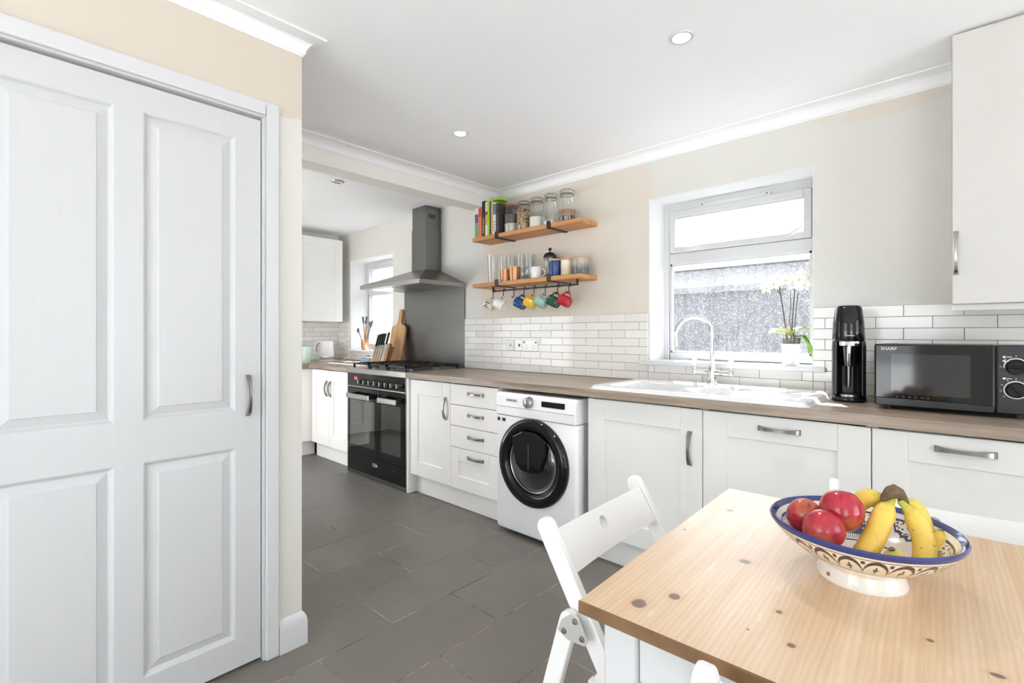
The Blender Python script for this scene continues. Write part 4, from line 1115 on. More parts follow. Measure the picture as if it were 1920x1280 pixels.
# ================================================================== SOCKETS ON THE TILES
YS = W - 0.0115
def plate(nm, lab, x0, x1, mat, cat):
    o = thing(nm, lab, cat, ((x0 + x1) / 2, YS, 1.114))
    return o, MB().box(x0 + .001, x1 - .001, YS - .007, YS, 1.072, 1.156).build('plate', mat, o, bevel=0.002)
o, p = plate('light_switch', 'brushed steel switch plate left of the sockets', -2.664, -2.574, 'steel_matt', 'switch')
MB().box(-2.628, -2.612, YS - .012, YS - .0072, 1.106, 1.124).build('rocker', 'pewter', o, bevel=0.002)
o, p = plate('light_switch', 'white fused switch plate between steel switch and double socket', -2.573, -2.490, 'wm_white', 'switch')
MB().box(-2.530, -2.514, YS - .011, YS - .0072, 1.104, 1.126).build('rocker', 'black_plastic', o, bevel=0.002)
o, p = plate('double_socket', 'white double wall socket above the worktop', -2.489, -2.338, 'wm_white', 'socket')
for cx in (-2.450, -2.378):
    for (dx, dz, ww, hh) in ((0, 1.112, .004, .008), (-.011, 1.092, .0065, .004), (.011, 1.092, .0065, .004)): MB().box(cx + dx - ww / 2, cx + dx + ww / 2, YS - .0078, YS - .0068, dz - hh / 2, dz + hh / 2).build('pin_hole', 'black_satin', o)
for cx in (-2.472, -2.356): MB().box(cx - .006, cx + .006, YS - .011, YS - .0072, 1.131, 1.146).build('rocker', 'print_grey', o, bevel=0.001)

# ================================================================== ORCHID
OX, OY, OZ = -0.668, 2.885, 1.0376
o = thing('potted_orchid', 'white flowering orchid in a white pot on the window sill', 'plant', (OX, OY, OZ))
n_ = N('petal'); n_.set(n_.ramp(n_.noise(n_.coord(), 20, 2), [(.3, srgb(238, 236, 232)), (.7, srgb(250, 249, 247))]), 0.6); n_.b.inputs['Subsurface Weight'].default_value = 0.0
plain('orchid_leaf', srgb(122, 160, 52), 0.35, var=0.2, vscale=9); plain('orchid_leaf_pale', srgb(206, 204, 120), 0.4, var=0.1)
plain('orchid_stem', srgb(82, 76, 58), 0.5, var=0.15); plain('orchid_lip', srgb(224, 200, 120), 0.5, var=0.1); plain('bark', srgb(150, 108, 70), 0.9, var=0.3, vscale=80)
plain('root_mix', srgb(120, 112, 100), 0.7, var=0.3, vscale=50)
MB().lathe([(0, .002), (.034, .002), (.038, .010), (.044, .105), (.047, .108), (.047, .112), (.043, .112), (.039, .02), (0, .012)], (OX, OY, OZ), 32).build('pot', 'ceramic_white', o, smooth=True)
MB().lathe([(.041, .09), (.044, .113), (.049, .152), (.049, .156), (.047, .156), (.042, .118)], (OX, OY, OZ), 32).build('liner', 'clear_glass', o, smooth=True)
MB().lathe([(.0405, .10), (.043, .118), (.0455, .142), (0, .148)], (OX, OY, OZ), 28).build('roots', 'root_mix', o, smooth=True)
def leaf(path, wmax, mat):
    pts = [Vector(p) for p in path]; n = 13; b = MB(); L = []; 
    for i in range(n):
        t_ = i / (n - 1) * (len(pts) - 1); k = min(int(t_), len(pts) - 2); u = t_ - k
        p = pts[k].lerp(pts[k + 1], u); L.append(p)
    secs = []
    for i, p in enumerate(L):
        tg = (L[min(i + 1, n - 1)] - L[max(i - 1, 0)]).normalized(); s_ = tg.cross(Vector((0, 0, 1)))
        s_ = s_.normalized() if s_.length > 1e-3 else Vector((1, 0, 0)); nn = s_.cross(tg)
        w_ = 1.35 * wmax * math.sin(PI * (0.08 + 0.90 * i / (n - 1))) ** .7
        secs.append([p - s_ * w_ + nn * w_ * .35, p + nn * -.001, p + s_ * w_ + nn * w_ * .35, p + nn * .0015])
    b.strip(secs).xform(Matrix.Translation((OX, OY, OZ))).build('leaf', mat, o, smooth=True)
lv = Vector((-.734, -.679, 0)); rv = -lv
def LP(a, d, z): return (lv * a + Vector((.679, -.734, 0)) * d * 1.0 + Vector((0, 0, z)))
leaf([LP(.0, 0, .15), LP(.04, .01, .178), LP(.085, .015, .185), LP(.125, .02, .165)], .024, 'orchid_leaf_pale')
leaf([LP(.0, 0, .15), LP(-.03, .0, .185), LP(-.07, -.005, .195), LP(-.10, -.005, .18)], .020, 'orchid_leaf')
leaf([LP(-.005, 0.02, .15), LP(-.045, .03, .150), LP(-.075, .04, .09), LP(-.088, .045, .02)], .020, 'orchid_leaf')
leaf([LP(-.005, 0.01, .15), LP(-.030, .05, .150), LP(-.050, .06, .11), LP(-.058, .06, .055)], .016, 'orchid_leaf')
leaf([LP(-.002, 0, .15), LP(.0, .01, .175), LP(-.012, .015, .19)], .012, 'orchid_leaf')
leaf([LP(.01, -.02, .15), LP(.05, -.05, .17), LP(.08, -.06, .165)], .018, 'orchid_leaf')
def stem(path, r=.0028):
    MB().tube([Vector((OX, OY, OZ)) + Vector(p) for p in path], r, 8).build('stem', 'orchid_stem', o, smooth=True)
stem([LP(.022, 0, .145), LP(.032, 0, .22), LP(.043, 0, .30), LP(.056, 0, .375), LP(.060, 0, .41)])
stem([LP(.055, 0, .372), LP(.068, 0, .385), LP(.076, 0, .405), LP(.100, 0, .414)], .002)
stem([LP(-.004, 0, .145), LP(-.008, 0, .24), LP(-.015, 0, .33), LP(-.02, 0, .40), LP(-.03, 0, .50)])
stem([LP(-.012, .004, .145), LP(-.02, .004, .22), LP(-.026, .004, .30), LP(-.036, .004, .38)], .0022)
stem([LP(.0, .006, .17), LP(.012, .006, .24), LP(.004, .006, .30), LP(.006, .006, .39)], .0018)
def flower(c, s, tilt):
    f = Vector((OX, OY, OZ)) + Vector(c)
    fr = Vector((.55, -.80, -.15 + tilt)).normalized(); sd = fr.cross(Vector((0, 0, 1))).normalized(); up = sd.cross(fr)
    b = MB()
    for ang, ln, wd in ((90, 1.0, .62), (18, 1.05, .92), (162, 1.05, .92), (-52, 1.0, .60), (-128, 1.0, .60)):
        a = math.radians(ang); dr_ = sd * math.cos(a) + up * math.sin(a); sw = sd * -math.sin(a) + up * math.cos(a)
        secs = []
        for i in range(7):
            t_ = i / 6; w_ = s * wd * .5 * math.sin(PI * (.1 + .88 * t_)) ** .6; p = f + dr_ * s * ln * t_ + fr * (s * .18 * math.sin(t_ * PI * .8) - (.1 * s if ang in (90, -52, -128) else 0))
            secs.append([p - sw * w_, p - fr * .0006, p + sw * w_, p + fr * .0012])
        b.strip(secs)
    fl_ = b.build('flower', 'petal', o, smooth=True)
    MB().sphere(tuple(f + fr * s * .16 - up * s * .12), s * .14, 10, 7, (1, 1, .8)).build('lip', 'orchid_lip', fl_, smooth=True)
for c_, s_, t_ in ((LP(.135, .01, .405), .034, .1), (LP(.108, .03, .425), .036, .0), (LP(.085, .02, .452), .038, -.1), (LP(.045, .03, .445), .036, .1), (LP(.012, .03, .455), .034, .0), (LP(-.02, .035, .45), .040, .0), (LP(-.05, .03, .42), .038, .1), (LP(-.085, .02, .44), .040, -.1), (LP(-.045, .02, .475), .034, .2), (LP(.0, .02, .42), .034, .2)):
    flower(c_, s_, t_)

# ================================================================== FAR WORKTOP THINGS
# kettle
KX, KY, KZ = -5.13, 2.555, .9105
o = thing('kettle', 'white electric kettle with chrome base on the far worktop', 'kettle', (KX, KY, KZ))
plain('kettle_white', srgb(238, 238, 237), 0.18, var=0.01)
MB().lathe([(0, 0), (.082, 0), (.082, .012), (.072, .016), (0, .016)], (KX, KY, KZ), 32).build('power_base', 'kettle_white', o, smooth=True)
MB().lathe([(.0, .0165), (.076, .0165), (.078, .022), (.077, .048)], (KX, KY, KZ), 32).build('chrome_band', 'chrome', o, smooth=True)
MB().lathe([(.0765, .0485), (.076, .06), (.066, .205), (.062, .212), (.05, .216), (0, .217)], (KX, KY, KZ), 32).build('body', 'kettle_white', o, smooth=True)
q = [Vector((KX, KY, KZ)) + lv * a + Vector((0, 0, z)) for a, z in ((.058, .205), (.085, .205), (.112, .185), (.122, .14), (.124, .095))]
MB().tube(q, [.010, .011, .011, .010, .008], 10).build('handle', 'kettle_white', o, smooth=True)
MB().tube([p + lv * -.008 for p in q[1:]], [.009, .009, .008, .007], 8).build('handle_grip', 'pewter', o, smooth=True)
MB().tube([(KX + .08, KY + .02, KZ + .006), (KX + .16, KY + .10, KZ + .004), (KX + .12, W - .06, KZ + .06), (KX - .12, W - .03, 1.09)], .003, 6).build('cord', 'kettle_white', o, smooth=True)
o = thing('double_socket', 'white double wall socket in the far corner by the kettle', 'socket', (-5.27, YS, 1.10))
MB().box(-5.345, -5.20, YS - .007, YS, 1.06, 1.14).build('plate', 'wm_white', o, bevel=0.002)
for cx in (-5.305, -5.24): MB().box(cx - .02, cx + .02, YS - .03, YS - .0072, 1.075, 1.11).build('plug', 'print_white', o, bevel=0.004)
tag(MB().lathe([(0, 0), (.045, 0), (.047, .004), (.047, .155), (.040, .165), (0, .165)], (-4.93, 2.235, .9105), 28).build('storage_canister', plain('mint', srgb(206, 226, 214), 0.3, var=0.03), smooth=True, loc=(-4.93, 2.235, .9105)), 'pale mint canister half hidden by the doorway wall', 'canister')
# butter dish
o = thing('butter_dish', 'pale blue lidded butter dish on the far worktop', 'butter dish', (-4.36, 2.60, .9105))
plain('butter_blue', srgb(150, 170, 184), 0.3, var=0.04)
MB().box(-4.46, -4.27, 2.545, 2.665, .9105, .920).build('tray', 'mug_white', o, bevel=0.004)
MB().frustum((-4.445, -4.285, 2.555, 2.655, .9202), (-4.437, -4.293, 2.562, 2.648, .966)).build('lid', 'butter_blue', o, bevel=0.006)
MB().tube([(-4.39, 2.605, .966), (-4.385, 2.605, .984), (-4.365, 2.605, .988), (-4.345, 2.605, .984), (-4.34, 2.605, .966)], .004, 8).build('lid_grip', 'steel_dark', o, smooth=True)
# knife block
o = thing('knife_block', 'slanted wooden knife block with steel blades beside the hob', 'knife block', (-4.07, 2.60, .9105), rz=math.radians(18), local=True)
ln = .21
MB().prism([(-.075, 0), (-.095 + .0, .012), (-.02, .205), (.015, .195), (-.04, .012), (.10, .012), (.10, 0)], 'x', -.085, .085).build('block', 'block_wood', o, bevel=0.002)
MB().prism([(-.03, .013), (-.012, .013), (.058, .165), (.030, .172)], 'x', -.010, .076).build('bread_board', 'board_wood', o, bevel=0.004)
sl = Vector((0, .075, .193)).normalized(); nrm = Vector((0, -.193, .075)).normalized()
for i, (kx_, bl, bw, tip) in enumerate(((-.066, .150, .007, .10), (-.042, .160, .009, .10), (-.015, .165, .010, .10), (.012, .165, .012, .10), (.050, .175, .023, .75))):
    o2 = thing('kitchen_knife', ['slim knife at the left of the knife block', 'second knife from the left in the knife block', 'middle knife held in the knife block', 'fourth knife from the left in the knife block', 'broad bladed chef knife at the right of the block'][i], 'knife', (-4.07, 2.60, .9105), rz=math.radians(18), group='knives in the wooden block', local=True)
    base = Vector((kx_, -.0875, .030)) + nrm * .004
    top = base + sl * bl
    sx = Vector((1, 0, 0))
    b = MB(); vs = []
    for p, w_ in ((base, bw * tip), (base.lerp(top, .35), bw * max(.75, tip)), (top, bw)):
        for sgn, nn in ((-1, 0), (1, 0), (1, .0022), (-1, .0022)): vs.append(p + sx * w_ * sgn + nrm * nn)
    b.strip([vs[0:4], vs[4:8], vs[8:12]]).build('blade', 'steel_trim', o2)
    hp = top + nrm * .001
    b = MB(); secs = []
    for k, (tt, ww) in enumerate(((0, .0085), (.03, .009), (.08, .0095), (.115, .010), (.12, .008))):
        p = hp + sl * tt; secs.append([p + sx * ww - nrm * .008, p + sx * ww + nrm * .010, p - sx * ww + nrm * .010, p - sx * ww - nrm * .008])
    b.strip(secs).build('handle', 'black_satin', o2, bevel=0.003)
# chopping board leaning on the wall
b = MB()
P = [(-.115, 0), (.115, 0), (.115, .33), (.108, .362), (.090, .378), (.055, .385), (.034, .400), (.024, .425), (.024, .525), (.014, .54), (-.014, .54), (-.024, .525), (-.024, .425), (-.034, .400), (-.055, .385), (-.090, .378), (-.108, .362), (-.115, .33)]
b.prism(P, 'y', -.011, .011)
o = b.build('chopping_board', 'board_wood', bevel=0.003, loc=(0, 0, 0)); o.location = (-4.085, 2.722, .9125); o.rotation_euler = (math.radians(-10.0), 0, math.radians(2))
tag(o, 'large paddle shaped wooden chopping board leaning on the wall', 'chopping board')
# utensil jar and bowl on the far sill
SZ = 1.0252
plain('copper', srgb(214, 150, 112), 0.3, 0.6, var=0.1, vscale=30)
UX, UY = -4.885, 2.875
tag(MB().lathe([(0, .001), (.036, .001), (.040, .006), (.042, .115), (.039, .115), (.037, .01), (0, .008)], (UX, UY, SZ), 24).build('utensil_pot', 'copper', smooth=True, loc=(UX, UY, SZ)), 'copper utensil pot on the far window sill', 'pot')
plain('utensil_grey', srgb(92, 90, 90), 0.4, var=0.1)
UT = [((-.010, .0), (-.06, .02), .30, 'steel_dark', 'flat spatula leaning left out of the copper pot', 'spat'), ((.0, .01), (.03, .0), .30, 'utensil_grey', 'tall slotted turner standing in the copper pot', 'spat'), ((.010, -.005), (.06, -.02), .29, 'utensil_grey', 'grey ladle standing in the copper pot', 'spoon'),
      ((.012, .008), (.10, .0), .27, 'steel_dark', 'steel serving spoon leaning right in the copper pot', 'spoon'), ((.018, .0), (.15, -.02), .25, 'utensil_grey', 'dark tongs leaning far right in the copper pot', 'spat'), ((-.018, .0), (-.13, .0), .20, 'steel_dark', 'small whisk leaning far left in the copper pot', 'spoon'), ((.0, -.012), (.09, -.03), .22, 'block_wood', 'wooden spoon leaning right in the copper pot', 'spoon')]
for (a, bq, L_, m, lab, kd) in UT:
    p0 = Vector((UX, UY, SZ + .012)) + Vector((a[0] * -.5, a[1] * -.5, 0)); p1 = Vector((UX, UY, SZ + L_)) + Vector((bq[0], bq[1], 0))
    o = thing('cooking_utensil', lab, 'utensil', p0, group='utensils in the copper pot')
    dd = (p1 - p0).normalized()
    MB().tube([p0, p1], .0045, 8).build('handle', m, o, smooth=True)
    if kd == 'spoon': MB().sphere(tuple(p1 + dd * .02), .022, 12, 8, (1, .5, 1.3)).build('spoon_head', m, o, smooth=True)
    else: MB().prism([(p1.x - .012, p1.z - .005), (p1.x + .012, p1.z - .005), (p1.x + .02 + dd.x * .07, p1.z + .07), (p1.x - .02 + dd.x * .07, p1.z + .07)], 'y', p1.y - .002, p1.y + .002).build('blade', m, o)
plain('stone_grey', srgb(168, 166, 162), 0.4, var=0.06)
tag(MB().lathe([(0, .001), (.028, .001), (.030, .006), (.055, .04), (.062, .07), (.059, .07), (.050, .042), (.026, .012), (0, .010)], (-4.665, 2.875, SZ), 28).build('small_bowl', 'stone_grey', smooth=True, loc=(-4.665, 2.875, SZ)), 'small grey bowl on the far window sill', 'bowl')

# ================================================================== TABLE
TA = math.radians(1.85)
TL, TW, TT = 1.18, 0.812, 0.74
t = thing('dining_table', 'pine topped dining table with white painted legs', 'table', (-0.489, 0.701, 0), rz=TA, local=True)
edges = [0, .083, .150, .262, .345, .455, .520, .640, .742, .86, .95, 1.07, TL]
for a, bq in zip(edges, edges[1:]):
    MB().box(a + .00005, bq - .00005, 0, TW, TT - .021, TT + random.uniform(-.00012, 0)).build('plank', 'pine_top', t)
MB().prism([(-.0030, TT - .0212), (-.0030, TT - .0022), (-.0006, TT - .0002), (-.0001, TT - .0002), (-.0001, TT - .0212)], 'x', -.0005, TL + .0005).build('shaded_end_grain', 'shaded_pine_edge', t)  # front edge strip, coloured dark for both shade and aged varnish
def leg_at(x, y):
    s = .062
    secs = []
    for z, k in ((0.0, .8), (.50, .95), (.62, 1.0), (TT - .0215, 1.0)):
        h = s * k / 2; secs.append([(x - h, y - h, z), (x + h, y - h, z), (x + h, y + h, z), (x - h, y + h, z)])
    MB().strip(secs).build('leg', 'table_white', t, bevel=0.006, seg=3)
lx = (.062, TL - .062); ly = (.058, TW - .058)
for x in lx:
    for y in ly: leg_at(x, y)
for (x0, x1, y0, y1) in ((lx[0] + .032, lx[1] - .032, ly[0] - .022, ly[0] - .002), (lx[0] + .032, lx[1] - .032, ly[1] + .002, ly[1] + .022), (lx[0] - .022, lx[0] - .002, ly[0] + .032, ly[1] - .032), (lx[1] + .002, lx[1] + .022, ly[0] + .032, ly[1] - .032)):
    MB().box(x0, x1, y0, y1, TT - .118, TT - .0215).build('apron', 'table_white', t, bevel=0.002)

# ================================================================== FOLDING CHAIRS
def folding_chair(label, loc, rz):
    c = thing('folding_chair', label, 'chair', loc, rz=rz, group='white folding chairs', local=True)
    def bar(p0, p1, wd, y, th, name, top_round=False):
        """flat bar in the x-z plane"""
        p0 = Vector((p0[0], 0, p0[1])); p1 = Vector((p1[0], 0, p1[1])); d = (p1 - p0).normalized(); n = Vector((-d.z, 0, d.x))
        poly = [p0 + n * wd / 2, p0 - n * wd / 2]
        if top_round:
            for k in range(9):
                a = PI * k / 8; poly.append(p1 - d * wd / 2 + (-n * math.cos(a) + d * math.sin(a)) * wd / 2)
        else: poly += [p1 - n * wd / 2, p1 + n * wd / 2]
        return MB().prism([(q.x, q.z) for q in poly], 'y', y - th / 2, y + th / 2).build(name, 'chair_white', c, bevel=0.004)
    topx, ftx = -.252, .212
    for sy in (-1, 1):
        y = sy * .218
        bar((ftx, .008), (topx, .778), .044, y, .022, 'post', True)
        bar((-.325, .008), (-.158, .606), .040, y - sy * .0235 if False else y + sy * .0235, .022, 'rear_leg', True)
        # steel hinge plate with three rivets
        yy = y + sy * .0355
        pl = MB().prism([(-.186, .562), (-.176, .588), (-.150, .610), (-.132, .605), (-.110, .566), (-.118, .552), (-.160, .550)], 'y', yy - .0008, yy + .0015).build('hinge_plate', 'steel_matt', c, bevel=0.001)
        for (hx, hz) in ((-.141, .596), (-.169, .566), (-.124, .566)):
            MB().lathe([(0, .004), (.005, .003), (.0065, 0)], (hx, yy + sy * .0012, hz), 12, Matrix.Rotation(-sy * PI / 2, 4, 'X').to_3x3()).build('rivet', 'pewter', pl, smooth=True)
    # backrest board with a round grip hole, slightly dished
    sl = Vector((topx - ftx, 0, .77)).normalized(); nr = Vector((sl.z, 0, -sl.x))
    ctr = Vector((topx, 0, .77)) - sl * .078
    hh, hw, n = .050, .205, 64
    b = MB(); outer = []; inner = []
    per = []
    for (p, q, m) in (((hw, -hh), (hw, hh), 8), ((hw, hh), (-hw, hh), 24), ((-hw, hh), (-hw, -hh), 8), ((-hw, -hh), (hw, -hh), 24)):
        for k in range(m): per.append((p[0] + (q[0] - p[0]) * k / m, p[1] + (q[1] - p[1]) * k / m))
    for k, p in enumerate(per):
        a = 2 * PI * (k - 4) / n; outer.append(p); inner.append((.0165 * math.cos(a), .012 + .0165 * math.sin(a)))
    def P3(q, off): return ctr + Vector((0, q[0], 0)) + sl * q[1] + nr * (off - .022 * (1 - (q[0] / hw) ** 2) * 1.0 + .010)
    rings = []
    mid = [[(o_[0] * f + i_[0] * (1 - f), o_[1] * f + i_[1] * (1 - f)) for o_, i_ in zip(outer, inner)] for f in (0, .08, .2, .4, .6, .8, 1)]
    for off in (.009, -.009):
        for rg in (mid if off > 0 else mid[::-1]): rings.append([P3(q, off) for q in rg])
    vs = [p for rg in rings for p in rg]; fs = []; R = len(rings)
    for i in range(R):
        for k in range(n): fs.append((i * n + k, i * n + (k + 1) % n, ((i + 1) % R) * n + (k + 1) % n, ((i + 1) % R) * n + k))
    b.add(vs, fs).build('backrest', 'chair_white', c, smooth=True)
    # seat frame and slats
    for i in range(6):
        x0 = -.135 + i * .060
        MB().box(x0, x0 + .048, -.188, .188, .436 + .004 * i, .452 + .004 * i).build('slat', 'chair_white', c, bevel=0.004)
    for sy in (-1, 1): MB().box(-.150, .225, sy * .180 - .011, sy * .180 + .011, .398, .4355).build('seat_rail', 'chair_white', c, bevel=0.003)
    for (x, z, r, w_) in ((-.262, .24, .013, .23), (.125, .19, .013, .207), (-.02, .385, .008, .207)):
        MB().cyl((x, -w_, z), (x, w_, z), r, n=14).build('crossbar', 'chair_white', c, smooth=True)
    return c
folding_chair('white folding chair at the left end of the table', (-0.468, 1.103, 0), math.radians(2))
folding_chair('white folding chair behind the table in front of the cabinets', (-0.050, 1.445, 0), math.radians(-88))
folding_chair('white folding chair nearest the camera, only its post tip showing', (-0.030, 0.868, 0), math.radians(91.5))

# ================================================================== FRUIT BOWL
BX, BY, BZ = -0.143, 1.128, TT + .0002
def m_bowl():
    n = N('bowl_glaze'); v = n.coord(); x, y, z = n.sep(v)
    ang = n.math('ARCTAN2', y, x); r = n.math('SQRT', n.math('ADD', n.math('MULTIPLY', x, x), n.math('MULTIPLY', y, y)))
    outer = n.new('ShaderNodeAttribute', attribute_name='outside').outputs['Fac']
    K = 22
    u = n.math('MULTIPLY', ang, K / (2 * PI)); uf = n.math('MULTIPLY_ADD', n.math('FRACT', n.math('ADD', u, 100.0)), 2.0, -1.0)     # -1..1 in each scallop
    # ---- outside: scallops between z .050 and .086
    vv = n.math('DIVIDE', n.math('SUBTRACT', z, .052), .036)
    arch = n.math('SQRT', n.math('MAXIMUM', n.math('SUBTRACT', 1.0, n.math('MULTIPLY', uf, uf)), 0.0))
    def near(a, b_, t_): return n.math('LESS_THAN', n.math('ABSOLUTE', n.math('SUBTRACT', a, b_)), t_)
    inband = n.math('MULTIPLY', n.math('GREATER_THAN', vv, 0.0), n.math('LESS_THAN', vv, 1.02))
    line = n.math('MULTIPLY', near(vv, n.math('MULTIPLY', arch, .88), .11), inband)
    line = n.math('MAXIMUM', line, near(z, .0515, .0012)); line = n.math('MAXIMUM', line, near(z, .0475, .0008)); line = n.math('MAXIMUM', line, near(z, .0885, .0008))
    au = n.math('ABSOLUTE', uf)
    fl1 = n.math('MULTIPLY', n.math('LESS_THAN', au, .07), near(vv, .36, .26)); fl2 = n.math('MULTIPLY', n.math('LESS_THAN', au, .22), near(vv, .38, .07))
    fl3 = n.math('MULTIPLY', n.math('GREATER_THAN', au, .86), near(vv, .80, .10))
    line = n.math('MAXIMUM', line, n.math('MAXIMUM', fl1, n.math('MAXIMUM', fl2, fl3)))
    co = n.mix(n.noise(v, 20, 3), srgb(232, 216, 190), srgb(240, 230, 212))
    co = n.mix(n.math('LESS_THAN', z, .024), co, srgb(240, 238, 234))
    co = n.mix(line, co, srgb(38, 36, 58))
    # ---- inside: bands of dots, scallops, hatching
    ci = srgb(238, 232, 222)
    rr_ = n.math('DIVIDE', r, .15)
    u2 = n.math('MULTIPLY', ang, 8 / (2 * PI)); f2 = n.math('FRACT', n.math('ADD', u2, 100.37)); sect = n.math('LESS_THAN', n.math('FRACT', n.math('MULTIPLY', n.math('ADD', u2, 100.37), .5)), .5)
    chk = n.new('ShaderNodeTexVoronoi'); n.l.new(v, chk.inputs['Vector']); chk.inputs['Scale'].default_value = 190
    dots = n.math('LESS_THAN', chk.outputs['Distance'], .40)
    f2c = n.math('MULTIPLY_ADD', f2, 2.0, -1.0)
    arc2 = n.math('MULTIPLY_ADD', n.math('SQRT', n.math('MAXIMUM', n.math('SUBTRACT', 1.0, n.math('MULTIPLY', f2c, f2c)), 0.0)), -.20, .88)
    scal = n.math('ABSOLUTE', n.math('SINE', n.math('MULTIPLY', ang, 24.0)))
    edge = near(rr_, n.math('ADD', arc2, n.math('MULTIPLY', scal, .03)), .018)
    region = n.math('MULTIPLY', n.math('LESS_THAN', rr_, .87), n.math('GREATER_THAN', rr_, arc2))
    hatch = n.math('MULTIPLY', n.math('LESS_THAN', n.math('FRACT', n.math('MULTIPLY', ang, 22.0)), .35), n.math('MULTIPLY', n.math('LESS_THAN', rr_, .78), n.math('GREATER_THAN', rr_, .50)))
    hatch = n.math('MULTIPLY', hatch, sect)
    ink = n.math('MAXIMUM', n.math('MULTIPLY', dots, region), edge)
    ink = n.math('MAXIMUM', ink, hatch); ink = n.math('MAXIMUM', ink, near(rr_, .875, .010)); ink = n.math('MAXIMUM', ink, near(rr_, .47, .012)); ink = n.math('MAXIMUM', ink, n.math('MULTIPLY', near(rr_, .62, .05), sect))
    cin = n.mix(ink, ci, srgb(40, 44, 96))
    c = n.mix(outer, cin, co)
    rim = n.math('MULTIPLY', n.math('GREATER_THAN', z, .0935), n.math('GREATER_THAN', rr_, .935))
    c = n.mix(rim, c, srgb(34, 50, 116))
    n.set(c, 0.12, coat=0.5)
m_bowl()
b_out = [(0.0, .004), (.060, .004), (.064, .0), (.071, .0), (.072, .006), (.066, .020), (.064, .026), (.078, .034), (.105, .050), (.130, .070), (.147, .090), (.152, .097), (.153, .102), (.150, .105)]
b_in = [(.145, .103), (.140, .096), (.122, .076), (.098, .058), (.070, .044), (.035, .036), (0.0, .034)]
o = thing('fruit_bowl', 'blue and cream hand painted ceramic bowl on the table', 'bowl', (BX, BY, BZ), local=True)
me_o = MB().lathe(b_out + b_in, (0, 0, 0), 72).build('bowl_shell', 'bowl_glaze', o, smooth=True)
att = me_o.data.attributes.new('outside', 'FLOAT', 'POINT')
for i, v in enumerate(me_o.data.vertices):
    rv_ = math.hypot(v.co.x, v.co.y); zz = v.co.z
    # inner surface lies above the line of the outer one
    ins = False
    for (ra, za), (rb, zb) in zip(b_in, b_in[1:]):
        if rb - 1e-4 <= rv_ <= ra + 1e-4:
            k = (rv_ - rb) / max(ra - rb, 1e-6); zi = zb + (za - zb) * k
            if abs(zz - zi) < 1e-3: ins = True
    att.data[i].value = 0.0 if ins else 1.0
MB().lathe([(0, .0006), (.0036, .0006), (.0036, 0)], (0, 0, 0), 12, Matrix.Rotation(PI / 2, 4, 'X').to_3x3()).xform(Matrix.Translation((0, 0, .012)) @ Matrix.Rotation(math.radians(-38), 4, 'Z') @ Matrix.Translation((0, -.0705, 0))).build('foot_hole', 'bark', o)

def m_apple():
    n = N('apple_skin'); v = n.coord('Object'); x, y, z = n.sep(v)
    st = n.noise(n.mapping(v, (60, 60, 12)), 2.0, 4, .6); bl = n.noise(v, 22, 3)
    red = n.ramp(st, [(0.3, srgb(140, 18, 40)), (0.6, srgb(186, 34, 54)), (0.85, srgb(212, 84, 78))])
    f = n.ramp(n.math('ADD', n.math('MULTIPLY', z, 9.0), n.math('MULTIPLY', bl, .8)), [(.45, (0, 0, 0, 1)), (.85, (.75, .75, .75, 1))])
    c = n.mix(f, red, srgb(206, 128, 74))
    n.set(c, 0.2, coat=0.3)
m_apple()
def apple(lab, p, r, rot):
    o = thing('apple', lab, 'apple', p, group='red apples in the bowl', local=True); o.rotation_euler = rot
    prof = []
    for i in range(19):
        a = PI * i / 18
        rad = r * .96 * math.sin(a) * (1 + .05 * math.cos(a)); zz = -r * 1.03 * math.cos(a)
        if i > 14: zz -= r * .22 * ((i - 14) / 4) ** 2
        if i < 3: zz += r * .12 * ((3 - i) / 3) ** 2
        prof.append((max(rad, 0), zz))
    MB().lathe(prof, (0, 0, 0), 32).build('flesh', 'apple_skin', o, smooth=True)
    MB().tube([(0, 0, r * .66), (.002, 0, r * .84), (.006, .001, r * 1.02)], [.0016, .0014, .0018], 6).build('stalk', 'bark', o, smooth=True)
def inb(dx, dy, dz): return (BX + dx, BY + dy, BZ + dz)
# camera frame on the table: right = (.734,.679), away = (-.679,.734)
def rb(r_, a_, dz): return inb(.734 * r_ - .679 * a_, .679 * r_ + .734 * a_, dz)
apple('large red apple on top of the other two in the bowl', rb(-.034, .004, .124), .0385, (math.radians(168), .1, .4))
apple('red apple at the front left of the bowl', rb(-.084, -.020, .097), .036, (2.6, .4, 0))
apple('red and yellow apple at the back left of the bowl', rb(-.076, .050, .098), .034, (.5, -.4, 1.0))

def m_banana():
    n = N('banana_skin'); t_ = n.new('ShaderNodeAttribute', attribute_name='along').outputs['Fac']; v = n.coord()
    nz = n.noise(v, 60, 3)
    y_ = n.mix(n.noise(v, 14, 3), srgb(226, 184, 66), srgb(238, 208, 104))
    c = n.mix(n.ramp(n.math('ADD', t_, n.math('MULTIPLY_ADD', nz, .10, -.05)), [(.06, (1, 1, 1, 1)), (.24, (0, 0, 0, 1)), (.86, (0, 0, 0, 1)), (.95, (.8, .8, .8, 1))]), y_, srgb(178, 184, 72))
    c = n.mix(n.math('GREATER_THAN', t_, .968), c, srgb(52, 42, 34))
    sp = n.math('MULTIPLY', n.math('GREATER_THAN', n.noise(n.mapping(v, (60, 60, 60)), 3, 2), .70), .7)
    c = n.mix(sp, c, srgb(96, 66, 34))
    n.set(c, 0.42)
m_banana()
bn = thing('banana_bunch', 'bunch of yellow bananas in the painted bowl', 'bananas', rb(.068, .004, .094), local=True)
crown = Vector((0, 0, .062))
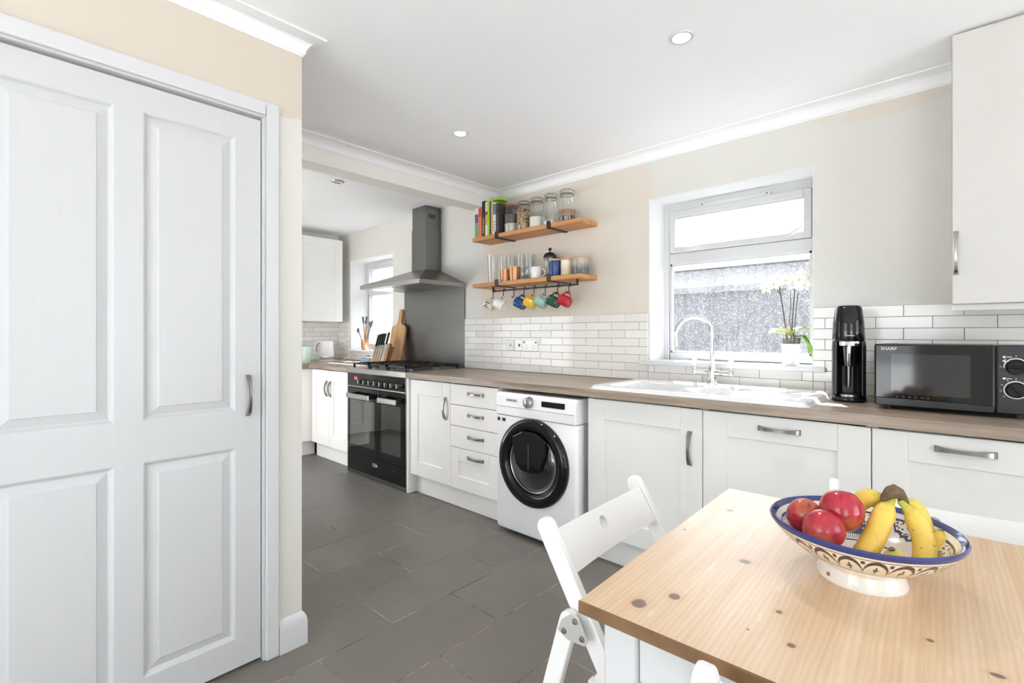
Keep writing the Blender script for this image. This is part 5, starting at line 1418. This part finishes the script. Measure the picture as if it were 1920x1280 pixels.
def banana(pts, r):
    P = [Vector(p) for p in pts]; n = 22; L = []
    def cr(t_):   # Catmull-Rom
        k = min(int(t_), len(P) - 2); u = t_ - k
        p0 = P[max(k - 1, 0)]; p1 = P[k]; p2 = P[k + 1]; p3 = P[min(k + 2, len(P) - 1)]
        return .5 * ((2 * p1) + (p2 - p0) * u + (2 * p0 - 5 * p1 + 4 * p2 - p3) * u * u + (3 * p1 - p0 - 3 * p2 + p3) * u ** 3)
    rs = []
    for i in range(n):
        u = i / (n - 1); L.append(cr(u * (len(P) - 1) * .9999))
        s_ = .36 + .64 * sm(.06, .30, u); s_ *= 1 - .72 * sm(.80, .985, u); rs.append(r * s_)
    b = MB().tube(L, rs, 10)
    o_ = b.build('banana', 'banana_skin', bn, smooth=True)
    at = o_.data.attributes.new('along', 'FLOAT', 'POINT')
    for i, v in enumerate(o_.data.vertices):
        best = min(range(n), key=lambda k: (L[k] - v.co).length_squared); at.data[i].value = best / (n - 1)
rgt = Vector((.734, .679, 0)); awy = Vector((-.679, .734, 0)); up = Vector((0, 0, 1))
def B(r_, a_, z_): return rgt * r_ + awy * a_ + up * z_
banana([B(-.006, .0, .052), B(-.028, -.012, .034), B(-.060, -.032, .002), B(-.090, -.048, -.024), B(-.112, -.056, -.034)], .0185)
banana([B(.006, -.004, .050), B(.018, -.022, .026), B(.018, -.042, -.006), B(.004, -.062, -.030), B(-.018, -.078, -.040)], .0180)
banana([B(.012, .002, .050), B(.038, .006, .036), B(.050, .0, .004), B(.044, -.016, -.028), B(.028, -.03, -.040)], .0175)
banana([B(-.008, .008, .052), B(-.034, .026, .046), B(-.058, .036, .020), B(-.066, .040, -.012)], .0175)
banana([B(.004, -.050, -.040), B(-.030, -.066, -.046), B(-.060, -.080, -.030), B(-.074, -.086, -.004)], .0160)
banana([B(-.010, -.050, -.042), B(.022, -.046, -.040), B(.048, -.036, -.024), B(.064, -.026, .004)], .0150)
plain('banana_crown', srgb(104, 84, 62), 0.7, var=0.25, vscale=70)
b = MB(); secs = []
for k, (r_, z_, sc) in enumerate(((-.026, .054, .5), (-.014, .064, 1.0), (.000, .067, 1.1), (.014, .060, 1.0), (.022, .048, .7))):
    secs.append([tuple(B(r_ + .004 * math.cos(a) * sc, .014 * math.cos(a) * sc, z_ + .012 * math.sin(a) * sc)) for a in [2 * PI * i / 10 for i in range(10)]])
b.strip(secs).build('crown', 'banana_crown', bn, smooth=True)

# ================================================================== DOWNLIGHTS
for i, (x, y, lit) in enumerate(((-.797, 1.822, True), (-2.10, 1.838, True), (-3.44, 1.80, False))):
    o = thing('downlight', ['lit recessed downlight nearest the window', 'lit recessed downlight above the washing machine', 'recessed downlight beyond the ceiling beam'][i], 'downlight', (x, y, CEIL), group='ceiling downlights')
    MB().lathe([(.030, -.001), (.034, -.006), (.043, -.006), (.047, -.0005)], (x, y, CEIL), 36).build('bezel', 'steel_trim' if not lit else 'gloss_white', o, smooth=True)
    MB().lathe([(0, -.0035), (.024, -.0035), (.030, -.0015)], (x, y, CEIL), 28).build('lamp_face', 'lamp_glow' if lit else 'gloss_white', o, smooth=True)
    if lit:
        l = bpy.data.lights.new('downlight_lamp', 'SPOT'); l.energy = 14; l.spot_size = math.radians(95); l.spot_blend = .7; l.shadow_soft_size = .03; l.color = (1, .94, .85)
        lo = bpy.data.objects.new('downlight_lamp', l); C.objects.link(lo); lo.location = (x, y, CEIL - .012)
